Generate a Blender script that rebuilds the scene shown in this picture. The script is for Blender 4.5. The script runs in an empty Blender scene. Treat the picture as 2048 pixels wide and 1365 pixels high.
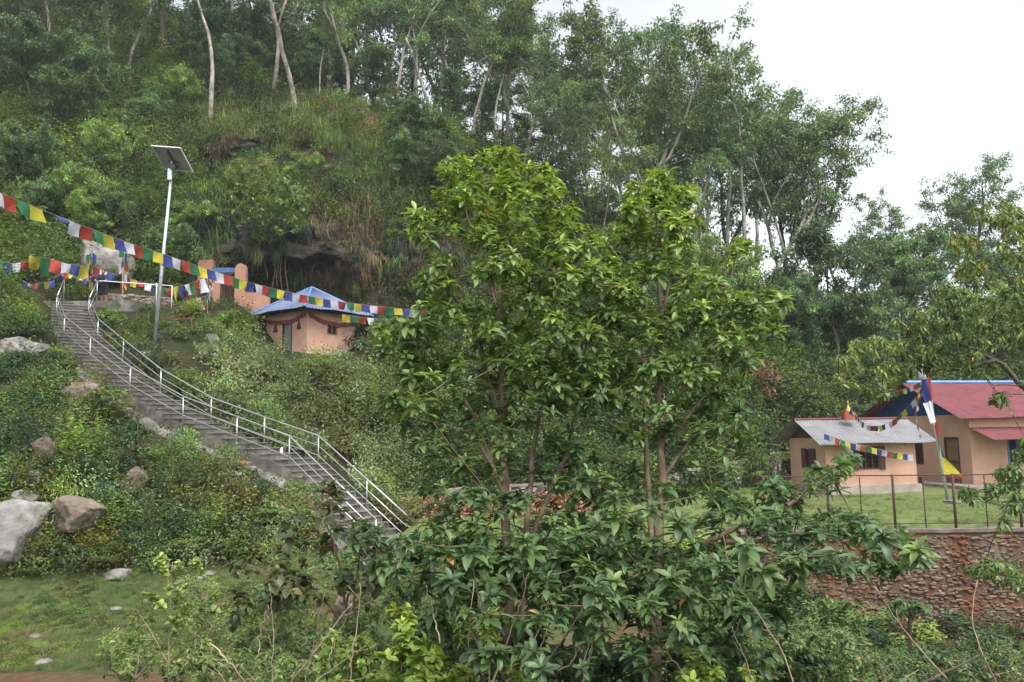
import bpy, math, random
import numpy as np
from mathutils import Matrix, Vector
random.seed(7); RNG = np.random.default_rng(7)
scene = bpy.context.scene
COL = scene.collection
rad = math.radians

# ------------------------------------------------------------------ camera
PITCH, ROLL = 6.5, -0.8
F = 28 / 36 * 2048
cam_data = bpy.data.cameras.new('camera'); cam = bpy.data.objects.new('camera', cam_data); COL.objects.link(cam)
cam_data.lens = 28; cam_data.sensor_width = 36; cam_data.clip_start = 0.05; cam_data.clip_end = 3000
CM = Matrix.Rotation(rad(90 + PITCH), 4, 'X') @ Matrix.Rotation(rad(ROLL), 4, 'Z')
cam.matrix_world = CM
scene.camera = cam
# ------------------------------------------------------------------ sky, sun, exposure
world = bpy.data.worlds.new('World'); scene.world = world; world.use_nodes = True
wn = world.node_tree; wn.nodes.clear()
sky = wn.nodes.new('ShaderNodeTexSky'); sky.sky_type = 'NISHITA'; sky.sun_disc = False
SUN_EL, SUN_AZ = 62, 150
sky.sun_elevation = rad(SUN_EL); sky.sun_rotation = rad(SUN_AZ); sky.dust_density = 4.0; sky.air_density = 1.0; sky.ozone_density = 1.0
hs = wn.nodes.new('ShaderNodeHueSaturation'); hs.inputs['Saturation'].default_value = 0.22
bg = wn.nodes.new('ShaderNodeBackground'); bg.inputs['Strength'].default_value = 0.15
wo = wn.nodes.new('ShaderNodeOutputWorld')
cn = wn.nodes.new('ShaderNodeTexNoise'); cn.inputs['Scale'].default_value = 2.2; cn.inputs['Detail'].default_value = 6; ctc = wn.nodes.new('ShaderNodeTexCoord'); wn.links.new(ctc.outputs['Generated'], cn.inputs['Vector'])
cr = wn.nodes.new('ShaderNodeMapRange'); cr.inputs['From Min'].default_value = .3; cr.inputs['From Max'].default_value = .7; cr.inputs['To Min'].default_value = .78; cr.inputs['To Max'].default_value = 1.18; wn.links.new(cn.outputs['Fac'], cr.inputs['Value'])
wn.links.new(cr.outputs[0], hs.inputs['Value'])
wn.links.new(sky.outputs[0], hs.inputs['Color']); wn.links.new(hs.outputs[0], bg.inputs['Color']); wn.links.new(bg.outputs[0], wo.inputs['Surface'])
sun_d = bpy.data.lights.new('sun', 'SUN'); sun_d.energy = 1.25; sun_d.angle = rad(30); sun_d.color = (1.0, 0.97, 0.92)
sun = bpy.data.objects.new('sun', sun_d); COL.objects.link(sun)
_sd = Vector((math.sin(rad(SUN_AZ)) * math.cos(rad(SUN_EL)), math.cos(rad(SUN_AZ)) * math.cos(rad(SUN_EL)), math.sin(rad(SUN_EL))))
sun.rotation_euler = _sd.to_track_quat('Z', 'Y').to_euler()
scene.view_settings.view_transform = 'Standard'; scene.view_settings.look = 'None'
scene.view_settings.gamma = 1.0; scene.view_settings.exposure = 1.30; scene.view_settings.use_curve_mapping = False

# ------------------------------------------------------------------ geometry helpers
R3 = np.array(CM.to_3x3())
def ray(px, py):
    return R3 @ np.array([(px - 1024) / F, (682.5 - py) / F, -1.0])
def P(px, py, Y):
    """world point that the photograph shows at (px, py), Y metres ahead of the camera"""
    d = ray(px, py); return d * (Y / d[1])
def PZ(px, py, z):
    d = ray(px, py); return d * (z / d[2])
def proj(p):
    q = R3.T @ np.asarray(p, float); return 1024 - F * q[0] / q[2], 682.5 + F * q[1] / q[2]
def projA(A):
    q = A @ R3; w = np.minimum(q[:, 2], -1e-3); return 1024 - F * q[:, 0] / w, 682.5 + F * q[:, 1] / w, -q[:, 2]
def nrm(a):
    a = np.asarray(a, float); return a / (np.linalg.norm(a, axis=-1, keepdims=True) + 1e-9)

def _h(i, j, k, s):
    n = (i * 374761393 + j * 668265263 + k * 2147483647 + s * 1442695041).astype(np.int64)
    n = (n ^ (n >> 13)) * 1274126177; n = n ^ (n >> 16)
    return (n & 0xffff) / 65535.0
def vnoise(x, y, z=None, s=0):
    x = np.asarray(x, float); y = np.asarray(y, float); z = np.zeros_like(x) if z is None else np.asarray(z, float)
    xi, yi, zi = np.floor(x).astype(np.int64), np.floor(y).astype(np.int64), np.floor(z).astype(np.int64)
    fx, fy, fz = x - xi, y - yi, z - zi
    fx, fy, fz = [f * f * (3 - 2 * f) for f in (fx, fy, fz)]
    r = 0
    for a in (0, 1):
        for b in (0, 1):
            for c in (0, 1):
                r = r + _h(xi + a, yi + b, zi + c, s) * (fx if a else 1 - fx) * (fy if b else 1 - fy) * (fz if c else 1 - fz)
    return r
def fbm(x, y, z=None, o=4, s=0):
    r, a, t = 0, 1.0, 0
    for i in range(o):
        r = r + a * vnoise(np.asarray(x) * 2 ** i, np.asarray(y) * 2 ** i, None if z is None else np.asarray(z) * 2 ** i, s + i); t += a; a *= .5
    return r / t

class MB:
    """collects geometry that ends up as ONE mesh object"""
    def __init__(s): s.V = []; s.Q = []; s.T = []; s.C = []; s.n = 0; s.col = False
    def add(s, V, Q=None, T=None, tint=None):
        V = np.asarray(V, float).reshape(-1, 3)
        if Q is not None and len(Q): s.Q.append(np.asarray(Q, np.int64) + s.n)
        if T is not None and len(T): s.T.append(np.asarray(T, np.int64) + s.n)
        s.V.append(V)
        if tint is not None: s.col = True; s.C.append(np.broadcast_to(np.asarray(tint, float), (len(V), 3)))
        else: s.C.append(np.full((len(V), 3), .5))
        s.n += len(V); return s
    def hexa(s, p, tint=None):
        return s.add(p, [[0, 3, 2, 1], [4, 5, 6, 7], [0, 1, 5, 4], [1, 2, 6, 5], [2, 3, 7, 6], [3, 0, 4, 7]], tint=tint)
    def box(s, c, size, rz=0.0, M=None, tint=None, bev=0):
        hx, hy, hz = np.array(size) / 2
        p = np.array([[-hx, -hy, -hz], [hx, -hy, -hz], [hx, hy, -hz], [-hx, hy, -hz], [-hx, -hy, hz], [hx, -hy, hz], [hx, hy, hz], [-hx, hy, hz]])
        if M is None:
            cz, sz = math.cos(rz), math.sin(rz); M = np.array([[cz, -sz, 0], [sz, cz, 0], [0, 0, 1]])
        return s.hexa(p @ np.array(M).T + np.array(c), tint)
    def tube(s, pts, radii, k=6, tint=None, cap=True):
        pts = np.asarray(pts, float); n = len(pts); radii = np.broadcast_to(np.asarray(radii, float), (n,))
        d = np.gradient(pts, axis=0); d = nrm(d)
        ref = np.array([0, 0, 1.0]) if abs(d[:, 2]).mean() < .8 else np.array([1.0, 0, 0])
        u = nrm(np.cross(d, ref)); v = np.cross(d, u)
        a = np.arange(k) * 2 * math.pi / k
        V = pts[:, None] + radii[:, None, None] * (np.cos(a)[None, :, None] * u[:, None] + np.sin(a)[None, :, None] * v[:, None])
        i = np.arange(n - 1)[:, None] * k; j = np.arange(k)[None]; j2 = (j + 1) % k
        Q = np.stack([i + j, i + j2, i + k + j2, i + k + j], -1).reshape(-1, 4)
        V = V.reshape(-1, 3); T = None
        if cap:
            V = np.vstack([V, pts[0], pts[-1]]); jj = np.arange(k); j2 = (jj + 1) % k
            T = np.vstack([np.stack([np.full(k, n * k), j2, jj], -1), np.stack([np.full(k, n * k + 1), (n - 1) * k + jj, (n - 1) * k + j2], -1)])
        return s.add(V, Q, T, tint)
    def grid(s, G, tint=None):
        G = np.asarray(G, float); a, b = G.shape[:2]
        i = np.arange(a - 1)[:, None] * b; j = np.arange(b - 1)[None]
        Q = np.stack([i + j, i + j + 1, i + b + j + 1, i + b + j], -1).reshape(-1, 4)
        return s.add(G.reshape(-1, 3), Q, tint=tint)
    def mesh(s, name, mat, smooth=False, off=None):
        V = np.vstack(s.V)
        if off is not None: V = V - np.asarray(off)
        Q = np.vstack(s.Q) if s.Q else np.zeros((0, 4), np.int64); T = np.vstack(s.T) if s.T else np.zeros((0, 3), np.int64)
        me = bpy.data.meshes.new(name)
        me.vertices.add(len(V)); me.vertices.foreach_set('co', V.astype(np.float32).ravel())
        nl = Q.size + T.size; me.loops.add(nl)
        me.loops.foreach_set('vertex_index', np.concatenate([Q.ravel(), T.ravel()]).astype(np.int32))
        nf = len(Q) + len(T); me.polygons.add(nf)
        st = np.concatenate([np.arange(len(Q)) * 4, Q.size + np.arange(len(T)) * 3]).astype(np.int32)
        me.polygons.foreach_set('loop_start', st)
        me.polygons.foreach_set('use_smooth', np.full(nf, smooth, bool))
        if s.col:
            C = np.vstack(s.C); at = me.color_attributes.new('tint', 'FLOAT_COLOR', 'POINT')
            at.data.foreach_set('color', np.hstack([C, np.ones((len(C), 1))]).astype(np.float32).ravel())
        me.update(calc_edges=True); me.validate()
        if mat: me.materials.append(mat)
        return me
    def build(s, name, mat, parent=None, smooth=False):
        off = np.array(parent.matrix_world.translation) if parent is not None else None
        if parent is not None:
            off = np.zeros(3); p = parent
            while p is not None: off = off + np.array(p.location); p = p.parent
        o = bpy.data.objects.new(name, s.mesh(name, mat, smooth, off)); COL.objects.link(o)
        if parent is not None: o.parent = parent
        return o

def tag(o, label, cat, group=None):
    o['label'] = label; o['category'] = cat
    if group: o['group'] = group
    return o
def thing(name, label, cat, loc=(0, 0, 0), group=None):
    o = bpy.data.objects.new(name, None); COL.objects.link(o); o.location = Vector([float(v) for v in loc]); o.empty_display_size = .2
    return tag(o, label, cat, group)
def struct(o, kind='structure'): o['kind'] = kind; return o
KIDS = {}
def copy_tree(o, parent=None):
    c = o.copy(); COL.objects.link(c)
    if parent is not None: c.parent = parent
    for ch in KIDS.get(o.name, []): copy_tree(ch, c)
    return c
def solo(mb, name, mat, label, cat, group=None, base=None, smooth=False):
    """a thing that is a single mesh, its origin at its base"""
    V = np.vstack(mb.V)
    if base is None: base = np.array([V[:, 0].mean(), V[:, 1].mean(), V[:, 2].min()])
    me = mb.mesh(name, mat, smooth, base); o = bpy.data.objects.new(name, me); COL.objects.link(o); o.location = Vector([float(v) for v in base])
    return tag(o, label, cat, group)

# ------------------------------------------------------------------ materials
def new_mat(name):
    m = bpy.data.materials.new(name); m.use_nodes = True; nt = m.node_tree; b = nt.nodes['Principled BSDF']; return m, nt, b
def N(nt, typ, **kw):
    n = nt.nodes.new(typ)
    for k, v in kw.items():
        if k.startswith('i_'): n.inputs[k[2:].replace('_', ' ')].default_value = v
        else: setattr(n, k, v)
    return n
def ramp(nt, fac, stops):
    r = nt.nodes.new('ShaderNodeValToRGB'); e = r.color_ramp.elements
    while len(e) < len(stops): e.new(.5)
    for el, (p, c) in zip(e, stops): el.position = p; el.color = (*c, 1)
    nt.links.new(fac, r.inputs[0]); return r.outputs[0]
def mixc(nt, fac, a, b, mode='MIX'):
    m = nt.nodes.new('ShaderNodeMix'); m.data_type = 'RGBA'; m.blend_type = mode
    for sock, v in ((m.inputs[0], fac), (m.inputs[6], a), (m.inputs[7], b)):
        if hasattr(v, 'links') or isinstance(v, bpy.types.NodeSocket): nt.links.new(v, sock)
        elif isinstance(v, tuple): sock.default_value = (*v, 1)
        else: sock.default_value = v
    return m.outputs[2]
def noise_mat(name, stops, scale=3, detail=6, rough=.8, bump=.3, bscale=None, metal=0, obj=True, dist=.03, spec=.4, stretch=None, second=None):
    m, nt, b = new_mat(name)
    tc = N(nt, 'ShaderNodeTexCoord'); src = tc.outputs['Object' if obj else 'Generated']
    if stretch:
        mp = N(nt, 'ShaderNodeMapping'); mp.inputs['Scale'].default_value = stretch; nt.links.new(src, mp.inputs[0]); src2 = mp.outputs[0]
    else: src2 = src
    n = N(nt, 'ShaderNodeTexNoise'); n.inputs['Scale'].default_value = scale; n.inputs['Detail'].default_value = detail; n.inputs['Roughness'].default_value = .6
    nt.links.new(src2, n.inputs['Vector'])
    col = ramp(nt, n.outputs['Fac'], stops)
    if second:
        n3 = N(nt, 'ShaderNodeTexNoise'); n3.inputs['Scale'].default_value = second[0]; n3.inputs['Detail'].default_value = 8; nt.links.new(src, n3.inputs['Vector'])
        f = ramp(nt, n3.outputs['Fac'], [(second[1], (0, 0, 0)), (second[2], (1, 1, 1))])
        col = mixc(nt, f, col, second[3])
    nt.links.new(col, b.inputs['Base Color'])
    b.inputs['Roughness'].default_value = rough; b.inputs['Metallic'].default_value = metal; b.inputs['Specular IOR Level'].default_value = spec
    if bump:
        n2 = N(nt, 'ShaderNodeTexNoise'); n2.inputs['Scale'].default_value = bscale or scale * 6; n2.inputs['Detail'].default_value = 8; nt.links.new(src, n2.inputs['Vector'])
        bp = N(nt, 'ShaderNodeBump'); bp.inputs['Strength'].default_value = bump; bp.inputs['Distance'].default_value = dist
        nt.links.new(n2.outputs['Fac'], bp.inputs['Height']); nt.links.new(bp.outputs[0], b.inputs['Normal'])
    return m
def leaf_mat(name, trans=.3, rough=.45, var=.35, objvar=0, spec=.5, sat=1.0):
    m, nt, b = new_mat(name)
    at = N(nt, 'ShaderNodeAttribute', attribute_name='tint'); g = N(nt, 'ShaderNodeNewGeometry')
    hsv = N(nt, 'ShaderNodeHueSaturation'); hsv.inputs['Saturation'].default_value = sat
    nt.links.new(at.outputs['Color'], hsv.inputs['Color'])
    mr = N(nt, 'ShaderNodeMapRange'); mr.inputs['To Min'].default_value = 1 - var; mr.inputs['To Max'].default_value = 1 + var
    nt.links.new(g.outputs['Random Per Island'], mr.inputs['Value'])
    src = mr.outputs[0]
    if objvar:
        oi = N(nt, 'ShaderNodeObjectInfo'); m2 = N(nt, 'ShaderNodeMapRange'); m2.inputs['To Min'].default_value = 1 - objvar; m2.inputs['To Max'].default_value = 1 + objvar
        nt.links.new(oi.outputs['Random'], m2.inputs['Value']); mm = N(nt, 'ShaderNodeMath', operation='MULTIPLY'); nt.links.new(src, mm.inputs[0]); nt.links.new(m2.outputs[0], mm.inputs[1]); src = mm.outputs[0]
        m3 = N(nt, 'ShaderNodeMapRange'); m3.inputs['To Min'].default_value = .478; m3.inputs['To Max'].default_value = .502
        nt.links.new(oi.outputs['Random'], m3.inputs['Value']); nt.links.new(m3.outputs[0], hsv.inputs['Hue'])
    nt.links.new(src, hsv.inputs['Value'])
    nt.links.new(hsv.outputs[0], b.inputs['Base Color']); b.inputs['Roughness'].default_value = rough; b.inputs['Specular IOR Level'].default_value = spec
    tr = N(nt, 'ShaderNodeBsdfTranslucent')
    hs2 = N(nt, 'ShaderNodeHueSaturation'); hs2.inputs['Hue'].default_value = .485; hs2.inputs['Saturation'].default_value = 1.15; hs2.inputs['Value'].default_value = 1.5
    nt.links.new(hsv.outputs[0], hs2.inputs['Color']); nt.links.new(hs2.outputs[0], tr.inputs['Color'])
    mx = N(nt, 'ShaderNodeMixShader'); mx.inputs[0].default_value = trans
    nt.links.new(b.outputs[0], mx.inputs[1]); nt.links.new(tr.outputs[0], mx.inputs[2])
    nt.links.new(mx.outputs[0], nt.nodes['Material Output'].inputs['Surface'])
    return m
def island_mat(name, stops, rough=.85, bump=.4, scale=14, dist=.02, stain=None):
    """colour picked per stone, with grain"""
    m, nt, b = new_mat(name)
    g = N(nt, 'ShaderNodeNewGeometry'); tc = N(nt, 'ShaderNodeTexCoord')
    col = ramp(nt, g.outputs['Random Per Island'], stops)
    n = N(nt, 'ShaderNodeTexNoise'); n.inputs['Scale'].default_value = scale; n.inputs['Detail'].default_value = 8; nt.links.new(tc.outputs['Object'], n.inputs['Vector'])
    gr = ramp(nt, n.outputs['Fac'], [(.3, (.6, .6, .6)), (.7, (1.25, 1.25, 1.25))]); col = mixc(nt, 1.0, col, gr, 'MULTIPLY')
    if stain:
        mp = N(nt, 'ShaderNodeMapping'); mp.inputs['Scale'].default_value = stain[0]; nt.links.new(tc.outputs['Object'], mp.inputs[0])
        n3 = N(nt, 'ShaderNodeTexNoise'); n3.inputs['Scale'].default_value = stain[1]; n3.inputs['Detail'].default_value = 6; nt.links.new(mp.outputs[0], n3.inputs['Vector'])
        f = ramp(nt, n3.outputs['Fac'], [(stain[2], (0, 0, 0)), (stain[3], (1, 1, 1))]); col = mixc(nt, f, col, stain[4])
    nt.links.new(col, b.inputs['Base Color']); b.inputs['Roughness'].default_value = rough
    bp = N(nt, 'ShaderNodeBump'); bp.inputs['Strength'].default_value = bump; bp.inputs['Distance'].default_value = dist
    nt.links.new(n.outputs['Fac'], bp.inputs['Height']); nt.links.new(bp.outputs[0], b.inputs['Normal'])
    return m
def flat_mat(name, c, rough=.6, metal=0, spec=.5):
    return noise_mat(name, [(.3, tuple(v * .82 for v in c)), (.7, tuple(min(1, v * 1.12) for v in c))], scale=2.5, rough=rough, metal=metal, bump=.12, dist=.005, spec=spec)

M_LEAF = leaf_mat('foliage', .30, .6, .30, sat=.94, spec=.3)
M_LEAFT = leaf_mat('tree_foliage', .25, .55, .38, .28, sat=.95)
M_LEAFN = leaf_mat('glossy_leaf', .30, .40, .34, spec=.4, sat=.93)
M_BARKP = noise_mat('pale_bark', [(.35, (.10, .085, .065)), (.5, (.27, .24, .20)), (.68, (.46, .43, .38))], scale=3, stretch=(1, 1, .35), rough=.9, bump=.5)
M_BARKB = noise_mat('brown_bark', [(.3, (.05, .035, .022)), (.55, (.14, .10, .065)), (.75, (.25, .20, .14))], scale=9, stretch=(1, 1, .3), rough=.85, bump=.5, dist=.01)
M_BARKD = noise_mat('dark_bark', [(.3, (.03, .025, .018)), (.6, (.09, .075, .055)), (.8, (.17, .15, .12))], scale=5, stretch=(1, 1, .3), rough=.9, bump=.5)
M_TWIG = noise_mat('dry_stalk', [(.3, (.20, .14, .09)), (.7, (.42, .32, .23))], scale=12, rough=.8, bump=.2, dist=.004)
M_ROCK = noise_mat('grey_rock', [(.3, (.09, .08, .075)), (.5, (.22, .20, .19)), (.7, (.42, .40, .38))], scale=1.3, rough=.9, bump=.9, bscale=6, dist=.08, second=(.9, .5, .62, (.10, .12, .05)))
M_ROCKB = noise_mat('brown_rock', [(.3, (.08, .06, .045)), (.5, (.17, .135, .105)), (.72, (.27, .23, .19))], scale=1.6, rough=.9, bump=.9, bscale=7, dist=.07)
M_ROCKP = noise_mat('pale_rock', [(.3, (.08, .072, .068)), (.5, (.17, .16, .155)), (.7, (.29, .275, .265))], scale=1.4, rough=.9, bump=.9, bscale=5, dist=.08, second=(1.6, .55, .66, (.10, .10, .06)))
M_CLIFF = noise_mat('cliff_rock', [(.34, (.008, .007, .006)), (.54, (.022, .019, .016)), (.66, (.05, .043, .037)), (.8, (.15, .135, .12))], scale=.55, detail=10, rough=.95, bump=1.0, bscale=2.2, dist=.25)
M_CONC = noise_mat('old_concrete', [(.3, (.05, .046, .042)), (.5, (.13, .12, .108)), (.7, (.24, .225, .205))], scale=1.6, detail=10, rough=.92, bump=.5, bscale=9, dist=.02, second=(2.6, .55, .68, (.05, .065, .025)))
M_NOSE = noise_mat('step_nosing', [(.35, (.09, .083, .075)), (.65, (.22, .205, .185))], scale=5, rough=.9, bump=.3)
M_STEEL = noise_mat('stainless_steel', [(.3, (.42, .42, .43)), (.7, (.62, .62, .63))], scale=4, rough=.33, metal=.9, bump=0)
M_GALV = noise_mat('galvanised_pole', [(.3, (.40, .43, .46)), (.7, (.62, .65, .68))], scale=5, rough=.4, metal=.5, bump=.1)
M_RUST = noise_mat('rusty_iron', [(.3, (.04, .025, .02)), (.6, (.10, .055, .04)), (.8, (.18, .09, .05))], scale=12, rough=.8, bump=.4, dist=.005)
HAZE = 0.0004
# ------------------------------------------------------------------ staircase path (rail foot on the near side), used by the ground too
STL = np.array([P(118, 606, 36.2), P(112, 636, 34.5), P(127, 682, 32), P(179, 727, 30), P(259, 790, 28.5), P(365, 852, 27.3), P(473, 895, 26.3), P(578, 937, 25.2), P(672, 1032, 24.0), P(752, 1112, 23.0)])
_d = np.gradient(STL[:, :2], axis=0); _d /= np.linalg.norm(_d, axis=1)[:, None]
_pr = np.stack([_d[:, 1], -_d[:, 0]], 1); _pr *= -1          # towards the far side
WID = 1.25
STR = STL.copy(); STR[:, :2] += _pr * WID
# ------------------------------------------------------------------ ground heights
LAWN = -2.9
cps = [P(*a) for a in [
 (0, 1160, 20), (200, 1160, 20), (400, 1150, 20.5), (600, 1135, 21.5), (-200, 1150, 20),
 (0, 1000, 21.6), (200, 1000, 22.2), (400, 1000, 23), (560, 1010, 23.5), (0, 850, 24.5), (180, 860, 26), (0, 700, 29), (80, 660, 31.5), (-200, 700, 28), (0, 590, 34), (60, 585, 35.5),
 (560, 850, 29.5), (450, 790, 31.5), (330, 740, 32), (640, 900, 30), (720, 950, 30.5), (500, 740, 35), (620, 790, 34.5), (700, 850, 33),
 (300, 700, 33.6), (420, 712, 34.6), (540, 716, 38), (650, 716, 38), (760, 730, 38.5), (308, 690, 34), (610, 704, 41.5), (620, 690, 45), (500, 690, 41), (720, 705, 43),
 (200, 612, 36.3), (340, 616, 37.5), (260, 655, 35), (400, 640, 39), (430, 612, 42.5), (480, 612, 43), (380, 600, 42), (250, 590, 40), (100, 560, 38),
 (900, 940, 34), (1000, 820, 37), (1100, 760, 40), (850, 780, 38), (1000, 930, 34), (1150, 900, 36), (1300, 870, 38), (1300, 760, 42), (1450, 800, 43), (1560, 860, 45),
 (1600, 800, 47), (1750, 780, 49), (1900, 800, 52), (2100, 800, 52), (1500, 700, 50), (1650, 700, 54), (1800, 700, 58), (2048, 700, 62),
 (470, 590, 46), (650, 610, 46), (800, 650, 45), (460, 440, 47.5), (600, 430, 48), (720, 470, 48), (830, 560, 47.5), (880, 430, 50), (1000, 600, 49), (1150, 600, 52), (1300, 620, 54),
 (300, 470, 46), (150, 480, 43), (0, 470, 42), (200, 330, 53), (0, 320, 50), (400, 340, 52), (600, 325, 52), (750, 330, 52), (860, 330, 54), (-200, 300, 48),
 (580, 228, 60), (420, 238, 60), (700, 215, 61), (800, 208, 62), (300, 245, 61), (150, 200, 64), (100, 100, 75), (0, 0, 80), (300, 60, 85), (600, 90, 88), (-300, 0, 70),
 (870, 225, 61), (950, 275, 60), (1100, 370, 60), (1250, 450, 60), (1400, 520, 60), (1560, 590, 60), (1700, 640, 62), (1900, 660, 70), (2100, 660, 70),
]]
cps += [tuple(v) for v in np.vstack([(STL + STR) / 2 + np.array([0, 0, -.32]), STL + np.array([-.2, -.3, -.38]), STR + np.array([.2, .4, -.30])])]
cps += [(-4.6, 31.8, -2.35), (3.5, 32.4, -1.95), (9, 37.2, -1.7), (14.0, 44.5, -1.4), (21, 48, -1.6), (30, 50, -1.6),
 (0, -6, -1.7), (-20, -6, -2.6), (20, -6, -2.6), (0, 1, -1.75), (0, 3.5, -2.2), (-4, 6, -3.0), (4, 6, -3.4), (0, 8.5, -3.9), (6, 13, -5.2), (12, 17, -5.7), (18, 18, -5.7), (25, 18, -5.7), (9.5, 20.8, -5.6), (14, 20.6, -5.75), (20, 20.6, -5.75), (26, 20.5, -5.75),
 (-3, 13, -3.95), (-8, 11, -3.75), (-14, 15, -3.7), (-6, 18, -3.7), (-3, 21, -3.75), (-1, 21.6, -3.15), (2, 21.4, -3.2), (5, 21.2, -3.5), (2, 18.5, -4.3), (7, 20, -4.9), (-3.6, 22.6, -3.6), (-18, 12, -3.6), (-30, 18, -1), (-45, 25, 8), (-60, 40, 25), (-60, 5, 5),
 (40, 12, -6), (45, 35, -3), (60, 60, 1), (-50, -30, 0), (50, -30, -3), (0, -60, 0), (0, -200, 0), (300, 0, -10), (-300, 0, 60), (300, 300, -20), (0, 300, -10), (-300, 300, 60), (0, 700, -30), (-700, 0, 60), (700, 0, -30), (0, -700, -20), (700, 700, -30), (-700, 700, 40), (-700, -700, 0), (700, -700, -30),
 (8, 90, 4), (20, 90, -2), (40, 90, -5), (0, 90, 14), (-10, 90, 24), (-25, 100, 45), (-45, 100, 55), (-60, 90, 58), (-70, 70, 48), (10, 120, -5), (-10, 125, 12)]
CP = np.array([tuple(c) for c in cps], float)
def _phi(A, B):
    r = np.sqrt(((A[:, None, :2] - B[None, :, :2]) ** 2).sum(-1) + .15); return r
_A = _phi(CP, CP); n_ = len(CP); _K = np.zeros((n_ + 3, n_ + 3)); _K[:n_, :n_] = _A + np.eye(n_) * -.02
_pl = np.hstack([np.ones((n_, 1)), CP[:, :2]]); _K[:n_, n_:] = _pl; _K[n_:, :n_] = _pl.T
_W = np.linalg.solve(_K, np.concatenate([CP[:, 2], np.zeros(3)]))
WALLB = np.array([(-4.9, 30.9), (3.5, 31.6), (9, 36.2), (13.6, 43), (15.5, 46), (45, 50)])      # wall along the back of the lawn
WALLF = np.array([(-3.2, 23.2), (0.5, 22.5), (9, 22.3), (30, 21.6)])                             # front retaining wall
def lawn_mask(x, y):
    yb = np.interp(x, WALLB[:, 0], WALLB[:, 1]); yf = np.interp(x, WALLF[:, 0], WALLF[:, 1])
    return (y < yb) & (y > yf) & (x > -3.4) & (x < 44)
def height(x, y, detail=True):
    x = np.asarray(x, float).ravel(); y = np.asarray(y, float).ravel(); z = np.empty_like(x)
    for s in range(0, len(x), 20000):
        q = np.stack([x[s:s + 20000], y[s:s + 20000]], 1); z[s:s + 20000] = _phi(q, CP) @ _W[:n_] + _W[n_] + q @ _W[n_ + 1:]
    m = lawn_mask(x, y)
    if detail:
        dd = np.hypot(x, y); amp = np.clip((y - 24) / 20, 0, 1) * 1.0
        ds = stair_dist(x, y); amp = amp * np.clip(ds / 4, 0, 1)
        hd = np.hypot(x + 10.5, y - 43); amp *= np.clip((hd - 3) / 4, .05, 1)
        z = z + amp * (fbm(x / 4.5, y / 4.5, o=4, s=3) - .5) * 2.2 + (fbm(x / 1.3, y / 1.3, o=3, s=9) - .5) * (.12 + .75 * np.clip((y - 22) / 8, 0, 1) * np.clip((stair_dist(x, y) - 1.2) / 1.5, 0, 1) * np.clip((np.hypot(x + 10.5, y - 43) - 3) / 3, 0, 1))
    z = np.where(m, np.minimum(z, LAWN - .35), z)
    return z
def stair_dist(x, y):
    C = (STL + STR)[:, :2] / 2; best = np.full(len(x), 1e9)
    for a, b in zip(C[:-1], C[1:]):
        ab = b - a; t = np.clip(((x - a[0]) * ab[0] + (y - a[1]) * ab[1]) / (ab @ ab), 0, 1)
        best = np.minimum(best, np.hypot(x - a[0] - t * ab[0], y - a[1] - t * ab[1]))
    return best
def axis(lo, hi, d, far):
    c = list(np.arange(lo, hi + 1e-6, d)); s = d
    a = [lo]; 
    while a[-1] > -far: s *= 1.35; a.append(a[-1] - s)
    s = d; b = [hi]
    while b[-1] < far: s *= 1.35; b.append(b[-1] + s)
    return np.array(a[::-1][:-1] + c + b[1:])
gx, gy = axis(-42, 34, .4, 380), axis(-2, 96, .4, 380)
GX, GY = np.meshgrid(gx, gy, indexing='ij'); GZ = height(GX, GY).reshape(GX.shape)
def hz(x, y):
    x = np.asarray(x, float); y = np.asarray(y, float)
    i = np.clip(np.searchsorted(gx, x) - 1, 0, len(gx) - 2); j = np.clip(np.searchsorted(gy, y) - 1, 0, len(gy) - 2)
    u = (x - gx[i]) / (gx[i + 1] - gx[i]); v = (y - gy[j]) / (gy[j + 1] - gy[j])
    return GZ[i, j] * (1 - u) * (1 - v) + GZ[i + 1, j] * u * (1 - v) + GZ[i, j + 1] * (1 - u) * v + GZ[i + 1, j + 1] * u * v
def hit(px, py, y0=3.0, y1=120.0):
    """point of the ground that the photograph shows at (px, py)"""
    d = ray(px, py); t = np.arange(y0, y1, .1) / d[1]; Q = t[:, None] * d
    b = np.nonzero(Q[:, 2] < hz(Q[:, 0], Q[:, 1]))[0]
    return Q[b[0]] if len(b) else None
mead = (GY < 24.5) & (GX < 3.5) & (GZ < -3.25)
# ground material: grass and soil patches, more bare earth on the steep parts
m, nt, b = new_mat('hillside_soil')
tc = N(nt, 'ShaderNodeTexCoord'); at = N(nt, 'ShaderNodeAttribute', attribute_name='tint')
n1 = N(nt, 'ShaderNodeTexNoise'); n1.inputs['Scale'].default_value = .35; n1.inputs['Detail'].default_value = 10; n1.inputs['Roughness'].default_value = .65; nt.links.new(tc.outputs['Object'], n1.inputs['Vector'])
n2 = N(nt, 'ShaderNodeTexNoise'); n2.inputs['Scale'].default_value = 6; n2.inputs['Detail'].default_value = 8; n2.inputs['Roughness'].default_value = .7; nt.links.new(tc.outputs['Object'], n2.inputs['Vector'])
hillc = ramp(nt, n1.outputs['Fac'], [(.3, (.016, .024, .009)), (.5, (.028, .032, .013)), (.6, (.045, .035, .02)), (.72, (.07, .045, .03))])
meadc = ramp(nt, n1.outputs['Fac'], [(.3, (.045, .068, .02)), (.52, (.066, .082, .028)), (.6, (.10, .085, .042)), (.7, (.12, .07, .05))])
sp = N(nt, 'ShaderNodeSeparateColor'); nt.links.new(at.outputs['Color'], sp.inputs[0]); c = mixc(nt, sp.outputs[0], hillc, meadc); c = mixc(nt, sp.outputs[1], c, (.11, .06, .042))
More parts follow.
